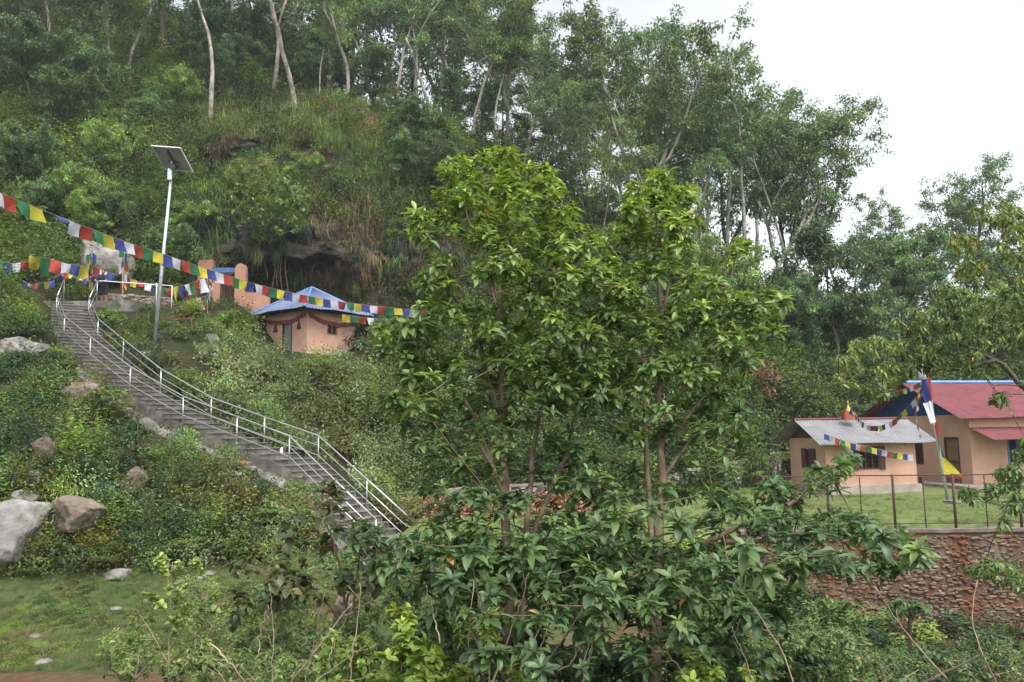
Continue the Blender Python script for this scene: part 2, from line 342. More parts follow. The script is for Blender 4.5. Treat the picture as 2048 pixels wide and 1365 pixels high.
g2 = ramp(nt, n2.outputs['Fac'], [(.3, (.55, .55, .55)), (.7, (1.35, 1.35, 1.35))]); c = mixc(nt, 1.0, c, g2, 'MULTIPLY')
nt.links.new(c, b.inputs['Base Color']); b.inputs['Roughness'].default_value = .95; b.inputs['Specular IOR Level'].default_value = .15
bp = N(nt, 'ShaderNodeBump'); bp.inputs['Strength'].default_value = .8; bp.inputs['Distance'].default_value = .08; nt.links.new(n2.outputs['Fac'], bp.inputs['Height']); nt.links.new(bp.outputs[0], b.inputs['Normal'])
M_HILL = m
g = MB(); G = np.stack([GX, GY, GZ], -1); g.grid(G); soil = np.clip(1.9 - np.hypot((GX + 7.6) / 2.2, (GY - 13.0) / .95) - fbm(GX * 1.2, GY * 1.2, s=6), 0, 1) + np.clip(fbm(GX / 1.3, GY / 1.3, s=14) - .62, 0, 1) * 4 * mead; g.C = [np.stack([mead.ravel().astype(float), np.clip(soil.ravel(), 0, 1), mead.ravel() * 0.], 1)]; g.col = True
# soften the meadow edge
ground = g.build('ground', M_HILL, smooth=True); struct(ground)
# lawn sheet
M_LAWN = noise_mat('lawn_turf', [(.3, (.085, .125, .04)), (.5, (.12, .16, .05)), (.66, (.16, .17, .075)), (.8, (.20, .16, .10))], scale=.8, detail=10, rough=.95, bump=.6, bscale=25, dist=.03, spec=.15)
g = MB(); xs = np.linspace(-3.3, 44, 120); G = []
for x in xs:
    ya = np.interp(x, WALLF[:, 0], WALLF[:, 1]) + .2; yb = np.interp(x, WALLB[:, 0], WALLB[:, 1]) + .3
    ys = np.linspace(ya, yb, 60); G.append(np.stack([np.full(60, x), ys, LAWN + (fbm(np.full(60, x) / 2, ys / 2, s=5) - .5) * .12], 1))
G = np.array(G); sk = G[:, :1].copy(); sk[:, :, 2] -= .9; sk[:, :, 1] -= .02; e1 = np.concatenate([sk, G], 1); sl = e1[:1].copy(); sl[:, :, 2] -= .9; sl[:, :, 0] -= .05; g.grid(np.concatenate([sl, e1], 0)); struct(g.build('lawn', M_LAWN, smooth=True))

# ------------------------------------------------------------------ stones and walls
def ico():
    t = (1 + 5 ** .5) / 2
    v = nrm([(-1, t, 0), (1, t, 0), (-1, -t, 0), (1, -t, 0), (0, -1, t), (0, 1, t), (0, -1, -t), (0, 1, -t), (t, 0, -1), (t, 0, 1), (-t, 0, -1), (-t, 0, 1)])
    f = [(0, 11, 5), (0, 5, 1), (0, 1, 7), (0, 7, 10), (0, 10, 11), (1, 5, 9), (5, 11, 4), (11, 10, 2), (10, 7, 6), (7, 1, 8), (3, 9, 4), (3, 4, 2), (3, 2, 6), (3, 6, 8), (3, 8, 9), (4, 9, 5), (2, 4, 11), (6, 2, 10), (8, 6, 7), (9, 8, 1)]
    return v, f
def subdiv(v, f, n):
    v = [tuple(a) for a in v]
    for _ in range(n):
        c = {}; nf = []
        def mid(a, b):
            k = (min(a, b), max(a, b))
            if k not in c: c[k] = len(v); v.append(tuple(nrm((np.array(v[a]) + np.array(v[b])) / 2)))
            return c[k]
        for a, b_, d in f:
            x, y, z = mid(a, b_), mid(b_, d), mid(d, a); nf += [(a, x, z), (b_, y, x), (d, z, y), (x, y, z)]
        f = nf
    return np.array(v), np.array(f)
ICO1 = subdiv(*ico(), 1); ICO2 = subdiv(*ico(), 2); ICO4 = subdiv(*ico(), 4)
def wall(name, label, path, zb, zt, thick, stone, mats, nst, cap=None, seed=1):
    """rubble wall along path (world xy): mortar core part, stones part, coping part"""
    rg = np.random.default_rng(seed); path = np.array(path, float); n = len(path)
    zb = np.broadcast_to(zb, (n,)); zt = np.broadcast_to(zt, (n,))
    t = thing(name, label, 'wall', (path[0, 0], path[0, 1], zb[0]))
    core = MB()
    L = np.concatenate([[0], np.cumsum(np.hypot(*np.diff(path, axis=0).T))])
    ss = np.linspace(0, L[-1], max(2, int(L[-1] / .25))); X = np.interp(ss, L, path[:, 0]); Y = np.interp(ss, L, path[:, 1]); B = np.interp(ss, L, zb); Tt = np.interp(ss, L, zt)
    d = nrm(np.stack([np.gradient(X), np.gradient(Y)], 1)); nn = np.stack([d[:, 1], -d[:, 0]], 1)      # towards the camera
    rows = []
    hh = np.linspace(0, 1, 14)
    for k, h in enumerate(hh):
        z = B + (Tt - B) * h; off = (fbm(ss / .35, z / .35, o=3, s=seed) - .5) * .09
        rows.append(np.stack([X + nn[:, 0] * off, Y + nn[:, 1] * off, z], 1))
    rows.append(np.stack([X - nn[:, 0] * thick, Y - nn[:, 1] * thick, Tt], 1)); rows.append(np.stack([X - nn[:, 0] * thick, Y - nn[:, 1] * thick, B], 1))
    core.grid(np.array(rows)); core.build('mortar', mats[1], t, True)
    st = MB(); v, f = ICO1
    for _ in range(nst):
        s = rg.uniform(0, L[-1]); i = min(len(ss) - 1, int(s / L[-1] * (len(ss) - 1))); h = rg.uniform(.02, .97)
        xi_, yi_ = np.interp(s, ss, X), np.interp(s, ss, Y); z = B[i] + (Tt[i] - B[i]) * h; a = rg.uniform(.5, 1.35) ** 1.3 * stone
        w = v * (1 + .25 * (rg.random((len(v), 1)) - .5)); w = np.sign(w) * np.abs(w) ** .75
        p = (w[:, :1] * a * rg.uniform(.8, 1.7)) * np.append(d[i], 0) + w[:, 1:2] * .032 * np.append(nn[i], 0) + w[:, 2:] * a * rg.uniform(.4, .75) * np.array([0, 0, 1])
        st.add(p + np.array([xi_ + nn[i, 0] * .015, yi_ + nn[i, 1] * .015, z]), T=f)
    st.build('stonework', mats[0], t, True)
    if cap:
        cp = MB(); r = [np.stack([X + nn[:, 0] * o_, Y + nn[:, 1] * o_, Tt + z_ + (fbm(ss / .5, ss * 0, s=4) - .5) * .04], 1) for o_, z_ in ((.06, -.01), (.06, .08), (-thick, .08), (-thick, -.01))]
        cp.grid(np.array(r)); cp.build('coping', cap, t)
    return t
M_STO = island_mat('ochre_rubble', [(.0, (.11, .07, .045)), (.3, (.16, .095, .055)), (.5, (.13, .10, .08)), (.7, (.20, .125, .07)), (.85, (.17, .14, .12)), (1, (.28, .20, .14))], stain=((1, 1, .22), 1.4, .46, .62, (.15, .065, .03)))
M_MORO = noise_mat('stained_mortar', [(.3, (.085, .055, .038)), (.5, (.14, .09, .062)), (.7, (.19, .14, .105))], scale=1.2, stretch=(1, 1, .3), rough=.95, bump=.8, bscale=10, dist=.04, second=(1.4, .5, .62, (.16, .07, .035)))
M_STG = island_mat('grey_rubble', [(.0, (.10, .095, .085)), (.4, (.22, .21, .195)), (.7, (.30, .27, .23)), (1, (.42, .40, .38))])
M_MORG = noise_mat('grey_mortar', [(.3, (.05, .045, .035)), (.6, (.14, .13, .11))], scale=3, rough=.95, bump=.6, dist=.03)
M_CAP = noise_mat('cement_coping', [(.3, (.16, .14, .12)), (.7, (.36, .32, .28))], scale=2.5, rough=.9, bump=.4)
wall('stone_wall', 'tall rubble retaining wall stained orange below the fenced lawn', np.array([(6.2, 22.36), (9, 22.3), (30, 21.6)]), -6.0, LAWN + .02, .45, .05, (M_STO, M_MORO), 6800, noise_mat('dirty_coping', [(.3, (.09, .07, .055)), (.7, (.22, .18, .145))], scale=3, bump=.6, dist=.03), 3)
wall('stone_wall', 'long low grey rubble wall along the back of the lawn', WALLB[:5], -3.0, [-2.35, -1.95, -1.75, -1.4, -1.4], .4, .09, (M_STG, M_MORG), 1500, M_CAP, 4)
_tw = [PZ(282, 716, 2.95), PZ(330, 716, 3.0), PZ(425, 722, 3.0)]
_tw = [P(276, 716, 33.2), P(330, 718, 33.6), P(425, 724, 34.2)]
wall('stone_wall', 'short dry stone wall at the terrace edge below the solar lamp', [a[:2] for a in _tw], [a[2] - .6 for a in _tw], [a[2] + .30 for a in _tw], .4, .10, (M_STG, M_MORG), 200, None, 5)
_tw = [P(206, 609, 37.75), P(270, 613, 38.0), P(345, 618, 38.4)]
wall('stone_wall', 'brown dry stone wall under the white rail beside the stair top', [a[:2] for a in _tw], [a[2] - .7 for a in _tw], [a[2] + .55 for a in _tw], .4, .085, (island_mat('brown_rubble', [(0, (.09, .07, .055)), (.5, (.17, .135, .11)), (1, (.27, .23, .19))]), M_MORG), 420, None, 6)

def boulder(px, py, Y, w, h, dep, mat, label, seed, rot=0.0, sharp=.75, sink=.25, name='boulder', tilt=0.0):
    """px, py: centre of the visible stone; w, h in metres"""
    v, f = ICO4; rg = np.random.default_rng(seed)
    p = np.sign(v) * np.abs(v) ** sharp
    for _ in range(7):                                                 # chop flat facets
        n = nrm(rg.normal(size=3)); dd = p @ n; lim = rg.uniform(.55, .85); p = p - np.maximum(dd - lim, 0)[:, None] * n * .85
    p = p * (1 + (fbm(v[:, 0] * 1.6 + 9, v[:, 1] * 1.6 + 9, v[:, 2] * 1.6 + 9, o=5, s=seed) - .5)[:, None] * .4)
    p = p * np.array([w / 2, dep / 2, h / 2]) * 1.15
    c, s = math.cos(tilt), math.sin(tilt); p = p @ np.array([[c, 0, s], [0, 1, 0], [-s, 0, c]])
    c, s = math.cos(rot), math.sin(rot); p = p @ np.array([[c, s, 0], [-s, c, 0], [0, 0, 1]])
    o = MB().add(p + P(px, py, Y), T=f)
    return solo(o, name, mat, label, 'boulder' if name == 'boulder' else 'rock', smooth=True)
boulder(8, 1072, 20.8, 2.1, 1.75, 1.8, M_ROCKP, 'big pale boulder at the left edge above the meadow', 11, .2)
boulder(155, 1030, 20.9, 1.2, .8, 1.0, M_ROCKB, 'angular brown boulder beside the big pale one', 12, .5, tilt=-.35)
boulder(52, 992, 21.6, .62, .32, .5, M_ROCK, 'small flat grey stone perched above the big pale boulder', 13, 0)
boulder(165, 787, 27.5, 1.2, .95, 1.0, M_ROCKB, 'pointed brown boulder on the bank left of the stairs', 14, .4, tilt=.3)
boulder(25, 705, 28.8, 1.9, .8, 1.4, M_ROCK, 'broad dark and white boulder on the left bank near the stair top', 15, .1, tilt=.25)
boulder(205, 530, 39.9, 2.4, 2.5, 1.8, M_ROCK, 'large mossy grey boulder behind the person and the flags', 16, .1)
boulder(425, 690, 37.5, .9, .9, .8, M_ROCKP, 'pale boulder on the terrace left of the hut', 17, .6)
boulder(0, 350, 46, 2.2, .8, 1.5, M_ROCKP, 'pale stone outcrop high at the left edge', 18, .6)
boulder(268, 965, 22.6, .5, .8, .4, M_ROCKB, 'upright brown slab leaning on the lower bank', 19, .6, tilt=-.6)
boulder(95, 905, 22.9, .45, .8, .35, M_ROCKB, 'narrow ochre slab leaning in the dark bushes on the left', 20, .2, tilt=.5)
boulder(66, 965, 22.0, .35, .55, .35, M_ROCKB, 'small upright brown stone in the bushes above the flat grey one', 21, .2, tilt=.1)
boulder(445, 948, 24.6, 1.3, .2, .5, M_ROCK, 'flat grey slab sticking out below the stairs', 22, 0)
boulder(435, 925, 24.9, .35, .5, .3, M_ROCK, 'dark jagged stone standing below the stairs', 23, .5, tilt=-.6)
boulder(484, 928, 25, .38, .2, .3, noise_mat('orange_stone', [(.3, (.16, .08, .05)), (.7, (.28, .15, .10))], scale=3, bump=.5), 'rounded orange stone just below the stairs', 24, 0)
boulder(508, 938, 24.8, .2, .16, .2, M_ROCKP, 'small pale round stone right of the orange stone', 25, 0)
boulder(240, 1152, 20.2, .7, .28, .5, M_ROCK, 'grey stone half buried at the far edge of the meadow', 26, 0)
boulder(690, 1215, 14.5, .42, .5, .4, M_ROCKB, 'rounded brown boulder at the foot of the reddish shrub', 27, 0)
boulder(1905, 1004, 27.5, .5, .12, .35, M_ROCKP, 'small stone footing of the tall flag pole on the lawn', 30, 0, name='footing_stone')
_k = 0
for (px, py, s) in [(88, 1328, .25), (232, 1220, .22), (470, 1150, .2), (418, 1150, .3), (360, 1165, .22), (395, 1160, .26), (70, 1275, .2), (1740, 1268, .2)]:
    q = hit(px, py); lab = ['dark stone lying on the meadow at the lower left', 'pale flat stone lying in the middle of the meadow', 'orange brown stone where the meadow meets the bank', 'flat pale stone in the stony strip at the meadow edge', 'grey stone left in the stony strip at the meadow edge', 'thin stone in the middle of the stony strip', 'pinkish flat stone near the bare soil patch', 'pale pebble on the slope below the stained wall'][_k]
    v, f = ICO2; r_ = np.random.default_rng(50 + _k); p = v * np.array([s * .6, s * .5, s * .25]) * (1 + (fbm(v[:, 0] * 2 + 5, v[:, 1] * 2 + 5, v[:, 2] * 2 + 5, s=_k) - .5)[:, None] * .5)
    tag(solo(MB().add(p + q + np.array([0, 0, s * .08]), T=f), 'stone', [M_ROCK, M_ROCKP, M_ROCKB, M_ROCKP, M_ROCK, M_ROCKP, M_ROCKB, M_ROCKP][_k], '', '', smooth=True), lab, 'stone', 'loose stones on the grass'); _k += 1

# cliff with a shallow cave behind the hut
CLIFFS = []
def cliff(name, label, c, size, seed, amp=.5, cut=None):
    v, f = subdiv(*ico(), 6); p = v.copy()
    for s_, a_, o_ in ((1.3, .75, 3), (3.5, .30, 4)):
        r = fbm(v[:, 0] * s_ + 20, v[:, 1] * s_ + 20, v[:, 2] * s_ * .8 + 20, o=o_, s=seed); r = np.abs(r - .5) * 2
        p = p * (1 + ((1 - r) - .6)[:, None] * a_ * amp)
    p = p * np.array(size) / 2 + np.array(c)
    if cut is not None:
        for (cc, rr, push) in cut:
            d_ = np.linalg.norm((p - cc) / rr, axis=1); w_ = np.clip(1 - d_, 0, 1) ** .5; p[:, 1] += w_ * push
    CLIFFS.append(p); return solo(MB().add(p, T=f), name, M_CLIFF, label, 'rock face', smooth=True)
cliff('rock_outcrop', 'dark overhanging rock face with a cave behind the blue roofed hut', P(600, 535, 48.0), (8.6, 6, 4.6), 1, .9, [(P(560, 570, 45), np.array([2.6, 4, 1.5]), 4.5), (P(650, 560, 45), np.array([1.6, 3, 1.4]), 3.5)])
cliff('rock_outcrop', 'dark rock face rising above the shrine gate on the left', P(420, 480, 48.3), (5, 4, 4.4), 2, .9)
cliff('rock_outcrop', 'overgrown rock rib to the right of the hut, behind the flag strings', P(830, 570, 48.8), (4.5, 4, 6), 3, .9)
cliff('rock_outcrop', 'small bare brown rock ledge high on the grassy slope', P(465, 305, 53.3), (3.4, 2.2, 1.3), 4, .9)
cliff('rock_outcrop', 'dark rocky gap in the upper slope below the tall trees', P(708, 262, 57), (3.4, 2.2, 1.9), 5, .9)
# ------------------------------------------------------------------ staircase
def lerp_path(A, n):
    L = np.concatenate([[0], np.cumsum(np.linalg.norm(np.diff(A, axis=0), axis=1))]); s = np.linspace(0, L[-1], n)
    return np.stack([np.interp(s, L, A[:, k]) for k in range(3)], 1)
stairs = thing('stone_staircase', 'long worn concrete staircase climbing the bank to the flag draped shrine', 'staircase', STL[-1])
zt, zb = STL[0, 2], STL[-1, 2] - .12; NS = 56; rise = (zt - zb) / NS
def at_z(A, z):                               # point of the path at height z (path descends)
    zz = A[::-1, 2]; return np.array([np.interp(z, zz, A[::-1, 0]), np.interp(z, zz, A[::-1, 1])])
steps, nose = MB(), MB()
e = .22
for i in range(NS):
    z1 = zt - i * rise; z0 = z1 - rise
    a1, a2 = at_z(STL, z1), at_z(STL, z0); b1, b2 = at_z(STR, z1), at_z(STR, z0)
    if i == NS - 1: a2 = a1 + (a1 - at_z(STL, z1 + rise)); b2 = b1 + (b1 - at_z(STR, z1 + rise))
    w1 = (b1 - a1) / np.linalg.norm(b1 - a1); w2 = (b2 - a2) / (np.linalg.norm(b2 - a2) + 1e-9)
    j = random.uniform(-.03, .03); c1, c2 = a1 - w1 * (e + j), b1 + w1 * e; d1, d2 = a2 - w2 * (e + j), b2 + w2 * e
    zz = z1 - .002 * random.random()
    # block: from the riser line (lower end, d) back to c, tread top at z1
    pts = [(*d1, z0 - .55), (*d2, z0 - .55), (*c2, z0 - .55), (*c1, z0 - .55), (*d1, zz), (*d2, zz), (*c2, zz), (*c1, zz)]
    steps.hexa(pts)
    # thin worn nosing slab proud of the riser
    dv = nrm(np.append((d1 + d2) / 2 - (c1 + c2) / 2, 0))[:2] * .03
    k1, k2 = d1 + dv - w2 * .02, d2 + dv + w2 * .02; m1, m2 = d1 - dv * 2, d2 - dv * 2
    jz = random.uniform(-.004, .004)
    nose.hexa([(*k1, zz - .03), (*k2, zz - .03), (*m2, zz - .03), (*m1, zz - .03), (*k1, zz + .006 + jz), (*k2, zz + .006 + jz), (*m2, zz + .006), (*m1, zz + .006)])
steps.build('steps', M_CONC, stairs); nose.build('nosing', M_NOSE, stairs)
kerb = MB(); KA = lerp_path(STL, 60); dd = np.gradient(KA[:, :2], axis=0); dd = dd / np.linalg.norm(dd, axis=1)[:, None]; pr = np.stack([-dd[:, 1], dd[:, 0]], 1)
r = []
for o_, z_ in ((-.62, -.75), (-.60, -.36), (-.42, -.30), (-.20, -.30)):
    r.append(np.hstack([KA[:, :2] + pr * o_, (KA[:, 2] + z_ + (fbm(np.arange(60) / 3., np.full(60, o_), s=2) - .5) * .12)[:, None]]))
kerb.grid(np.array(r)); kerb.build('side_kerb', M_CONC, stairs, True)
lb = MB(); q = STL[-1]; lb.box((q[0] + 1.0, q[1] + .1, q[2] - .35), (2.6, 1.3, .5), rz=-.5); lb.build('bottom_landing', M_CONC, stairs)
lt = MB(); q = STL[0]; _pz = P(203, 608, 37.1)[2]; lt.box((q[0] + 1.25, q[1] + 1.0, _pz - .26), (4.6, 2.0, .5), rz=.06); lt.build('top_landing', M_CONC, stairs)

def railing(name, label, base, posts, h=1.0, bars=(.36, .68), ext=0.0, mat=M_STEEL):
    t = thing(name, label, 'railing', base[0] if len(base) else (0, 0, 0))
    B = np.array(base); T = B + np.array([0, 0, h])
    rad_h = np.zeros(3)
    m_ = MB(); m_.tube(T, .023, 8); m_.build('handrail', mat, t, True)
    for hb in bars:
        k = MB(); k.tube(B + np.array([0, 0, h * hb]), .015, 6); k.build('rail_bar', mat, t, True)
    for p in posts:
        k = MB(); k.tube([p - np.array([0, 0, .12]), p + np.array([0, 0, h])], .022, 8); k.build('post', mat, t, True)
    return t
bl = [v.copy() for v in STL[1:]]; br = [v.copy() for v in STR[1:]]
railing('stair_railing', 'steel railing along the near left side of the stairs', bl, bl)
railing('stair_railing', 'steel railing along the far right side of the stairs', br, br[:-1])
top_r = [STR[1], P(197, 607, 37.0)]
railing('stair_railing', 'short steel rail bending up to the stair top, right side', [STR[1] + np.array([0, .05, 0]), P(193, 604, 36.8)], [P(193, 604, 36.8)], h=1.02, bars=(.5,))
railing('stair_railing', 'short steel rail at the stair top, left side', [STL[1] + np.array([0, .05, 0]), P(127, 600, 36.6)], [P(127, 600, 36.6)], h=1.02, bars=(.5,))
ra, rb = P(195, 604, 36.85), P(343, 613, 38.0)
railing('stair_railing', 'straight white pipe rail that the person at the stair top leans on', [ra + np.array([.05, 0, 0]), rb], [(ra + rb) / 2 * np.array([1, 1, 1]) + np.array([1.0, 0, 0]), rb], h=1.0, bars=(), mat=flat_mat('white_pipe', (.75, .75, .75), .4))
# white plastic bag tied to the lower rail
v, f = ICO2; q = STL[7] + np.array([-.55, .3, .95]); q = P(563, 901, 25.4)
p = v * np.array([.05, .05, .10]) * (1 + (fbm(v[:, 0] * 3 + 4, v[:, 1] * 3 + 4, v[:, 2] * 3 + 4, s=3) - .5)[:, None]); p[:, 2] -= .02
solo(MB().add(p + q, T=f), 'plastic_bag', flat_mat('white_plastic', (.85, .85, .87), .5), 'white plastic bag tied to the lower bar of the stair rail', 'bag')

# ------------------------------------------------------------------ solar street lamp
q = P(308, 692, 34.0); q[2] = min(q[2], float(hz(q[0], q[1])))
top = P(343, 348, 34.0)
lamp = thing('solar_lamp', 'tall galvanised solar street lamp with a tilted square panel on top', 'street lamp', q)
k = MB(); k.tube([q + (0, 0, -.2), q + (top - q) * .5, top], [.085, .075, .055], 12); k.tube([q + (top - q) * .5, q + (top - q) * .5 + (0, 0, .05)], .088, 12); k.build('pole', M_GALV, lamp, True)
k = MB(); k.tube([top + (0, 0, -.1), top + (.0, 0, .50)], [.05, .045], 10); k.tube([top + (-.02, 0, .35), top + (.02, -.1, .55)], .03, 8); k.build('neck', M_GALV, lamp, True)
def tilt_m(rx, ry, rz): return np.array(Matrix.Rotation(rz, 3, 'Z') @ Matrix.Rotation(ry, 3, 'Y') @ Matrix.Rotation(rx, 3, 'X'))
PM = tilt_m(rad(-32), rad(9), rad(-12)); pc = P(345, 318, 34.0)
k = MB(); k.box(pc, (1.42, 1.30, .03), M=PM); k.build('solar_panel', noise_mat('panel_back', [(.35, (.22, .22, .22)), (.65, (.34, .34, .34))], scale=1.5, rough=.5, bump=.1), lamp)
k = MB()
for sx, sy, w, l in ((0, -.65, 1.46, .045), (0, .65, 1.46, .045)): k.box(pc + PM @ np.array([0, sy, -.005]), (w, l, .05), M=PM)
for sx in (-.71, .71): k.box(pc + PM @ np.array([sx, 0, -.005]), (.045, 1.25, .05), M=PM)
k.build('panel_frame', flat_mat('aluminium', (.72, .72, .72), .35, .4), lamp)
k = MB(); k.box(pc + PM @ np.array([.02, 0, -.05]), (.09, 1.0, .05), M=PM); k.box(pc + PM @ np.array([0, .1, -.05]), (.5, .05, .045), M=PM); k.build('mounting_bracket', M_RUST, lamp)
k = MB(); k.box(top + (.10, -.09, .27), (.22, .16, .22)); k.build('battery_box', flat_mat('dark_green_box', (.02, .05, .045), .4), lamp)
k = MB(); k.box(top + (-.03, -.10, -.05), (.16, .09, .50), rz=.1); k.build('lamp_head', flat_mat('white_lamp_case', (.8, .8, .8), .3), lamp)
k = MB(); k.box(top + (-.03, -.15, -.07), (.10, .012, .36), rz=.1); k.build('lamp_lens', flat_mat('lamp_glass', (.6, .65, .7), .15), lamp)

# ------------------------------------------------------------------ buildings
PLAST = noise_mat('apricot_plaster', [(.3, (.56, .30, .17)), (.55, (.66, .37, .215)), (.75, (.72, .43, .27))], scale=.8, detail=9, rough=.9, bump=.25, bscale=14, dist=.01, spec=.2)
def plaster(name, base, zlow, stain):
    m = noise_mat(name, [(.3, tuple(v * .84 for v in base)), (.55, base), (.75, tuple(min(1, v * 1.1) for v in base))], scale=.9, detail=9, rough=.9, bump=.25, bscale=14, dist=.01, spec=.2)
    nt = m.node_tree; b = nt.nodes['Principled BSDF']; src = b.inputs['Base Color'].links[0].from_socket
    tc = N(nt, 'ShaderNodeTexCoord'); sp = N(nt, 'ShaderNodeSeparateXYZ'); nt.links.new(tc.outputs['Object'], sp.inputs[0])
    no = N(nt, 'ShaderNodeTexNoise'); no.inputs['Scale'].default_value = 1.7; no.inputs['Detail'].default_value = 8; nt.links.new(tc.outputs['Object'], no.inputs['Vector'])
    a = N(nt, 'ShaderNodeMath', operation='MULTIPLY_ADD'); a.inputs[1].default_value = -1.4; nt.links.new(no.outputs['Fac'], a.inputs[0]); a.inputs[2].default_value = zlow + .75
    s_ = N(nt, 'ShaderNodeMath', operation='SUBTRACT'); nt.links.new(a.outputs[0], s_.inputs[0]); nt.links.new(sp.outputs['Z'], s_.inputs[1])
    f = ramp(nt, s_.outputs[0], [(.0, (0, 0, 0)), (.5, (1, 1, 1))])
    nt.links.new(mixc(nt, f, src, stain), b.inputs['Base Color']); return m
M_PL1 = plaster('apricot_plaster_low', (.53, .325, .24), .25, (.40, .17, .07))
M_PL2 = plaster('apricot_plaster_big', (.50, .305, .225), .15, (.38, .18, .09))
M_PL3 = plaster('apricot_plaster_hut', (.57, .345, .255), .2, (.42, .33, .22))
def metal_roof(name, c, rough=.45):
    return noise_mat(name, [(.3, tuple(v * .78 for v in c)), (.55, c), (.75, tuple(min(1, v * 1.15) for v in c))], scale=1.1, detail=8, rough=rough, bump=.08, metal=.0, spec=.3, second=(1.8, .55, .75, tuple(v * .6 for v in c)))
M_RGREY = metal_roof('grey_roof_sheet', (.20, .20, .21)); M_RRED = metal_roof('red_roof_sheet', (.155, .045, .052), .75); M_RBLUE = metal_roof('faded_blue_sheet', (.12, .145, .24))
M_WOODR = noise_mat('red_brown_paint', [(.3, (.06, .022, .018)), (.7, (.11, .042, .034))], scale=3, rough=.7, bump=.2)
M_WOODW = noise_mat('brown_wood', [(.3, (.08, .04, .02)), (.7, (.18, .09, .05))], scale=4, stretch=(1, 1, .2), rough=.7, bump=.3)
M_DARK = flat_mat('dark_interior', (.012, .012, .014), .9)
M_BLUEP = noise_mat('deep_blue_paint', [(.3, (.008, .045, .13)), (.7, (.014, .065, .18))], spec=.1, scale=2, rough=.9, bump=.15)
M_IRON = flat_mat('black_iron', (.03, .028, .026), .6)

class Frame:
    """local axes of a building: u along the front, v depth, w up; o = near left corner on the ground"""
    def __init__(s, o, ang): s.o = np.array(o, float); c, sn = math.cos(ang), math.sin(ang); s.M = np.array([[c, -sn, 0], [sn, c, 0], [0, 0, 1]]); s.ang = ang
    def __call__(s, u, v, w): return s.o + s.M @ np.array([u, v, w], float)
def fbox(mb, fr, u0, u1, v0, v1, w0, w1): return mb.hexa([fr(u0, v0, w0), fr(u1, v0, w0), fr(u1, v1, w0), fr(u0, v1, w0), fr(u0, v0, w1), fr(u1, v0, w1), fr(u1, v1, w1), fr(u0, v1, w1)])
def wall_holes(mb, fr, plane, a0, a1, w0, w1, pos, th, holes):
    """wall panel along u (plane 'u', at v=pos) or along v (plane 'v', at u=pos); inward thickness th; rectangular holes"""
    As = sorted({a0, a1, *[h[0] for h in holes], *[h[1] for h in holes]}); Ws = sorted({w0, w1, *[h[2] for h in holes], *[h[3] for h in holes]})
    for i in range(len(As) - 1):
        for j in range(len(Ws) - 1):
            am, wm = (As[i] + As[i + 1]) / 2, (Ws[j] + Ws[j + 1]) / 2
            if any(h[0] < am < h[1] and h[2] < wm < h[3] for h in holes): continue
            if plane == 'u': fbox(mb, fr, As[i], As[i + 1], pos, pos + th, Ws[j], Ws[j + 1])
            else: fbox(mb, fr, pos, pos + th, As[i], As[i + 1], Ws[j], Ws[j + 1])
def corr(mb, A, B, C, D, pitch=.16, amp=.018, th=.012):
    """corrugated sheet: eave A->B, ridge D->C; ribs run up the slope"""
    A, B, C, D = [np.array(x, float) for x in (A, B, C, D)]; n = max(8, int(np.linalg.norm(B - A) / pitch * 6)); nv = 9
    nn = nrm(np.cross(B - A, D - A)); nn = nn if nn[2] > 0 else -nn
    G = []
    for j in range(nv):
        t = j / (nv - 1); a = A + (D - A) * t; b_ = B + (C - B) * t; s = np.linspace(0, 1, n)
        wv = np.sin(s * np.linalg.norm(B - A) / pitch * 2 * math.pi) * amp + (vnoise(s * 6, np.full(n, t * 3.0), s=2) - .5) * .02 + (1 - t) ** 4 * (vnoise(s * 5, s * 0, s=8) - .5) * .07
        G.append(a + (b_ - a) * s[:, None] + nn * wv[:, None])
    G = np.array(G); mb.grid(G); mb.grid((G - nn * th)[:, ::-1])
def window(fr, bld, plane, a0, a1, w0, w1, pos, label, cat='window', bars=3, frame=M_WOODR, shutters=None, pane=M_DARK, fw=.06, grille=True, mull=1, sgn=-1):
    """framed window set in a hole; plane as in wall_holes; sgn: outward side along the normal axis"""
    def bx(mb, x0, x1, n0, n1, z0, z1):
        n0_, n1_ = sorted((pos + sgn * n0, pos + sgn * n1))
        if plane == 'u': fbox(mb, fr, x0, x1, n0_, n1_, z0, z1)
        else: fbox(mb, fr, n0_, n1_, x0, x1, z0, z1)
    k = MB()
    bx(k, a0, a0 + fw, -.08, .02, w0, w1); bx(k, a1 - fw, a1, -.08, .02, w0, w1); bx(k, a0 + fw, a1 - fw, -.08, .02, w0, w0 + fw); bx(k, a0 + fw, a1 - fw, -.08, .02, w1 - fw, w1)
    for i in range(mull):
        x = a0 + (a1 - a0) * (i + 1) / (mull + 1); bx(k, x - fw * .4, x + fw * .4, -.08, .015, w0 + fw, w1 - fw)
    o = k.build('window', frame, bld)
    k = MB(); bx(k, a0 + .01, a1 - .01, -.14, -.10, w0 + .01, w1 - .01); k.build('pane', pane, o)
    if grille:
        k = MB()
        for i in range(bars): z = w0 + fw + (w1 - w0 - 2 * fw) * (i + 1) / (bars + 1); bx(k, a0 + fw, a1 - fw, -.035, -.02, z - .009, z + .009)
        k.build('window_bars', M_IRON, o)
    for sh in (shutters or []):
        k = MB(); bx(k, sh[0], sh[1], .03, .06, w0 - .02, w1 + .02); s_ = k.build('shutter', frame, o)
    return o
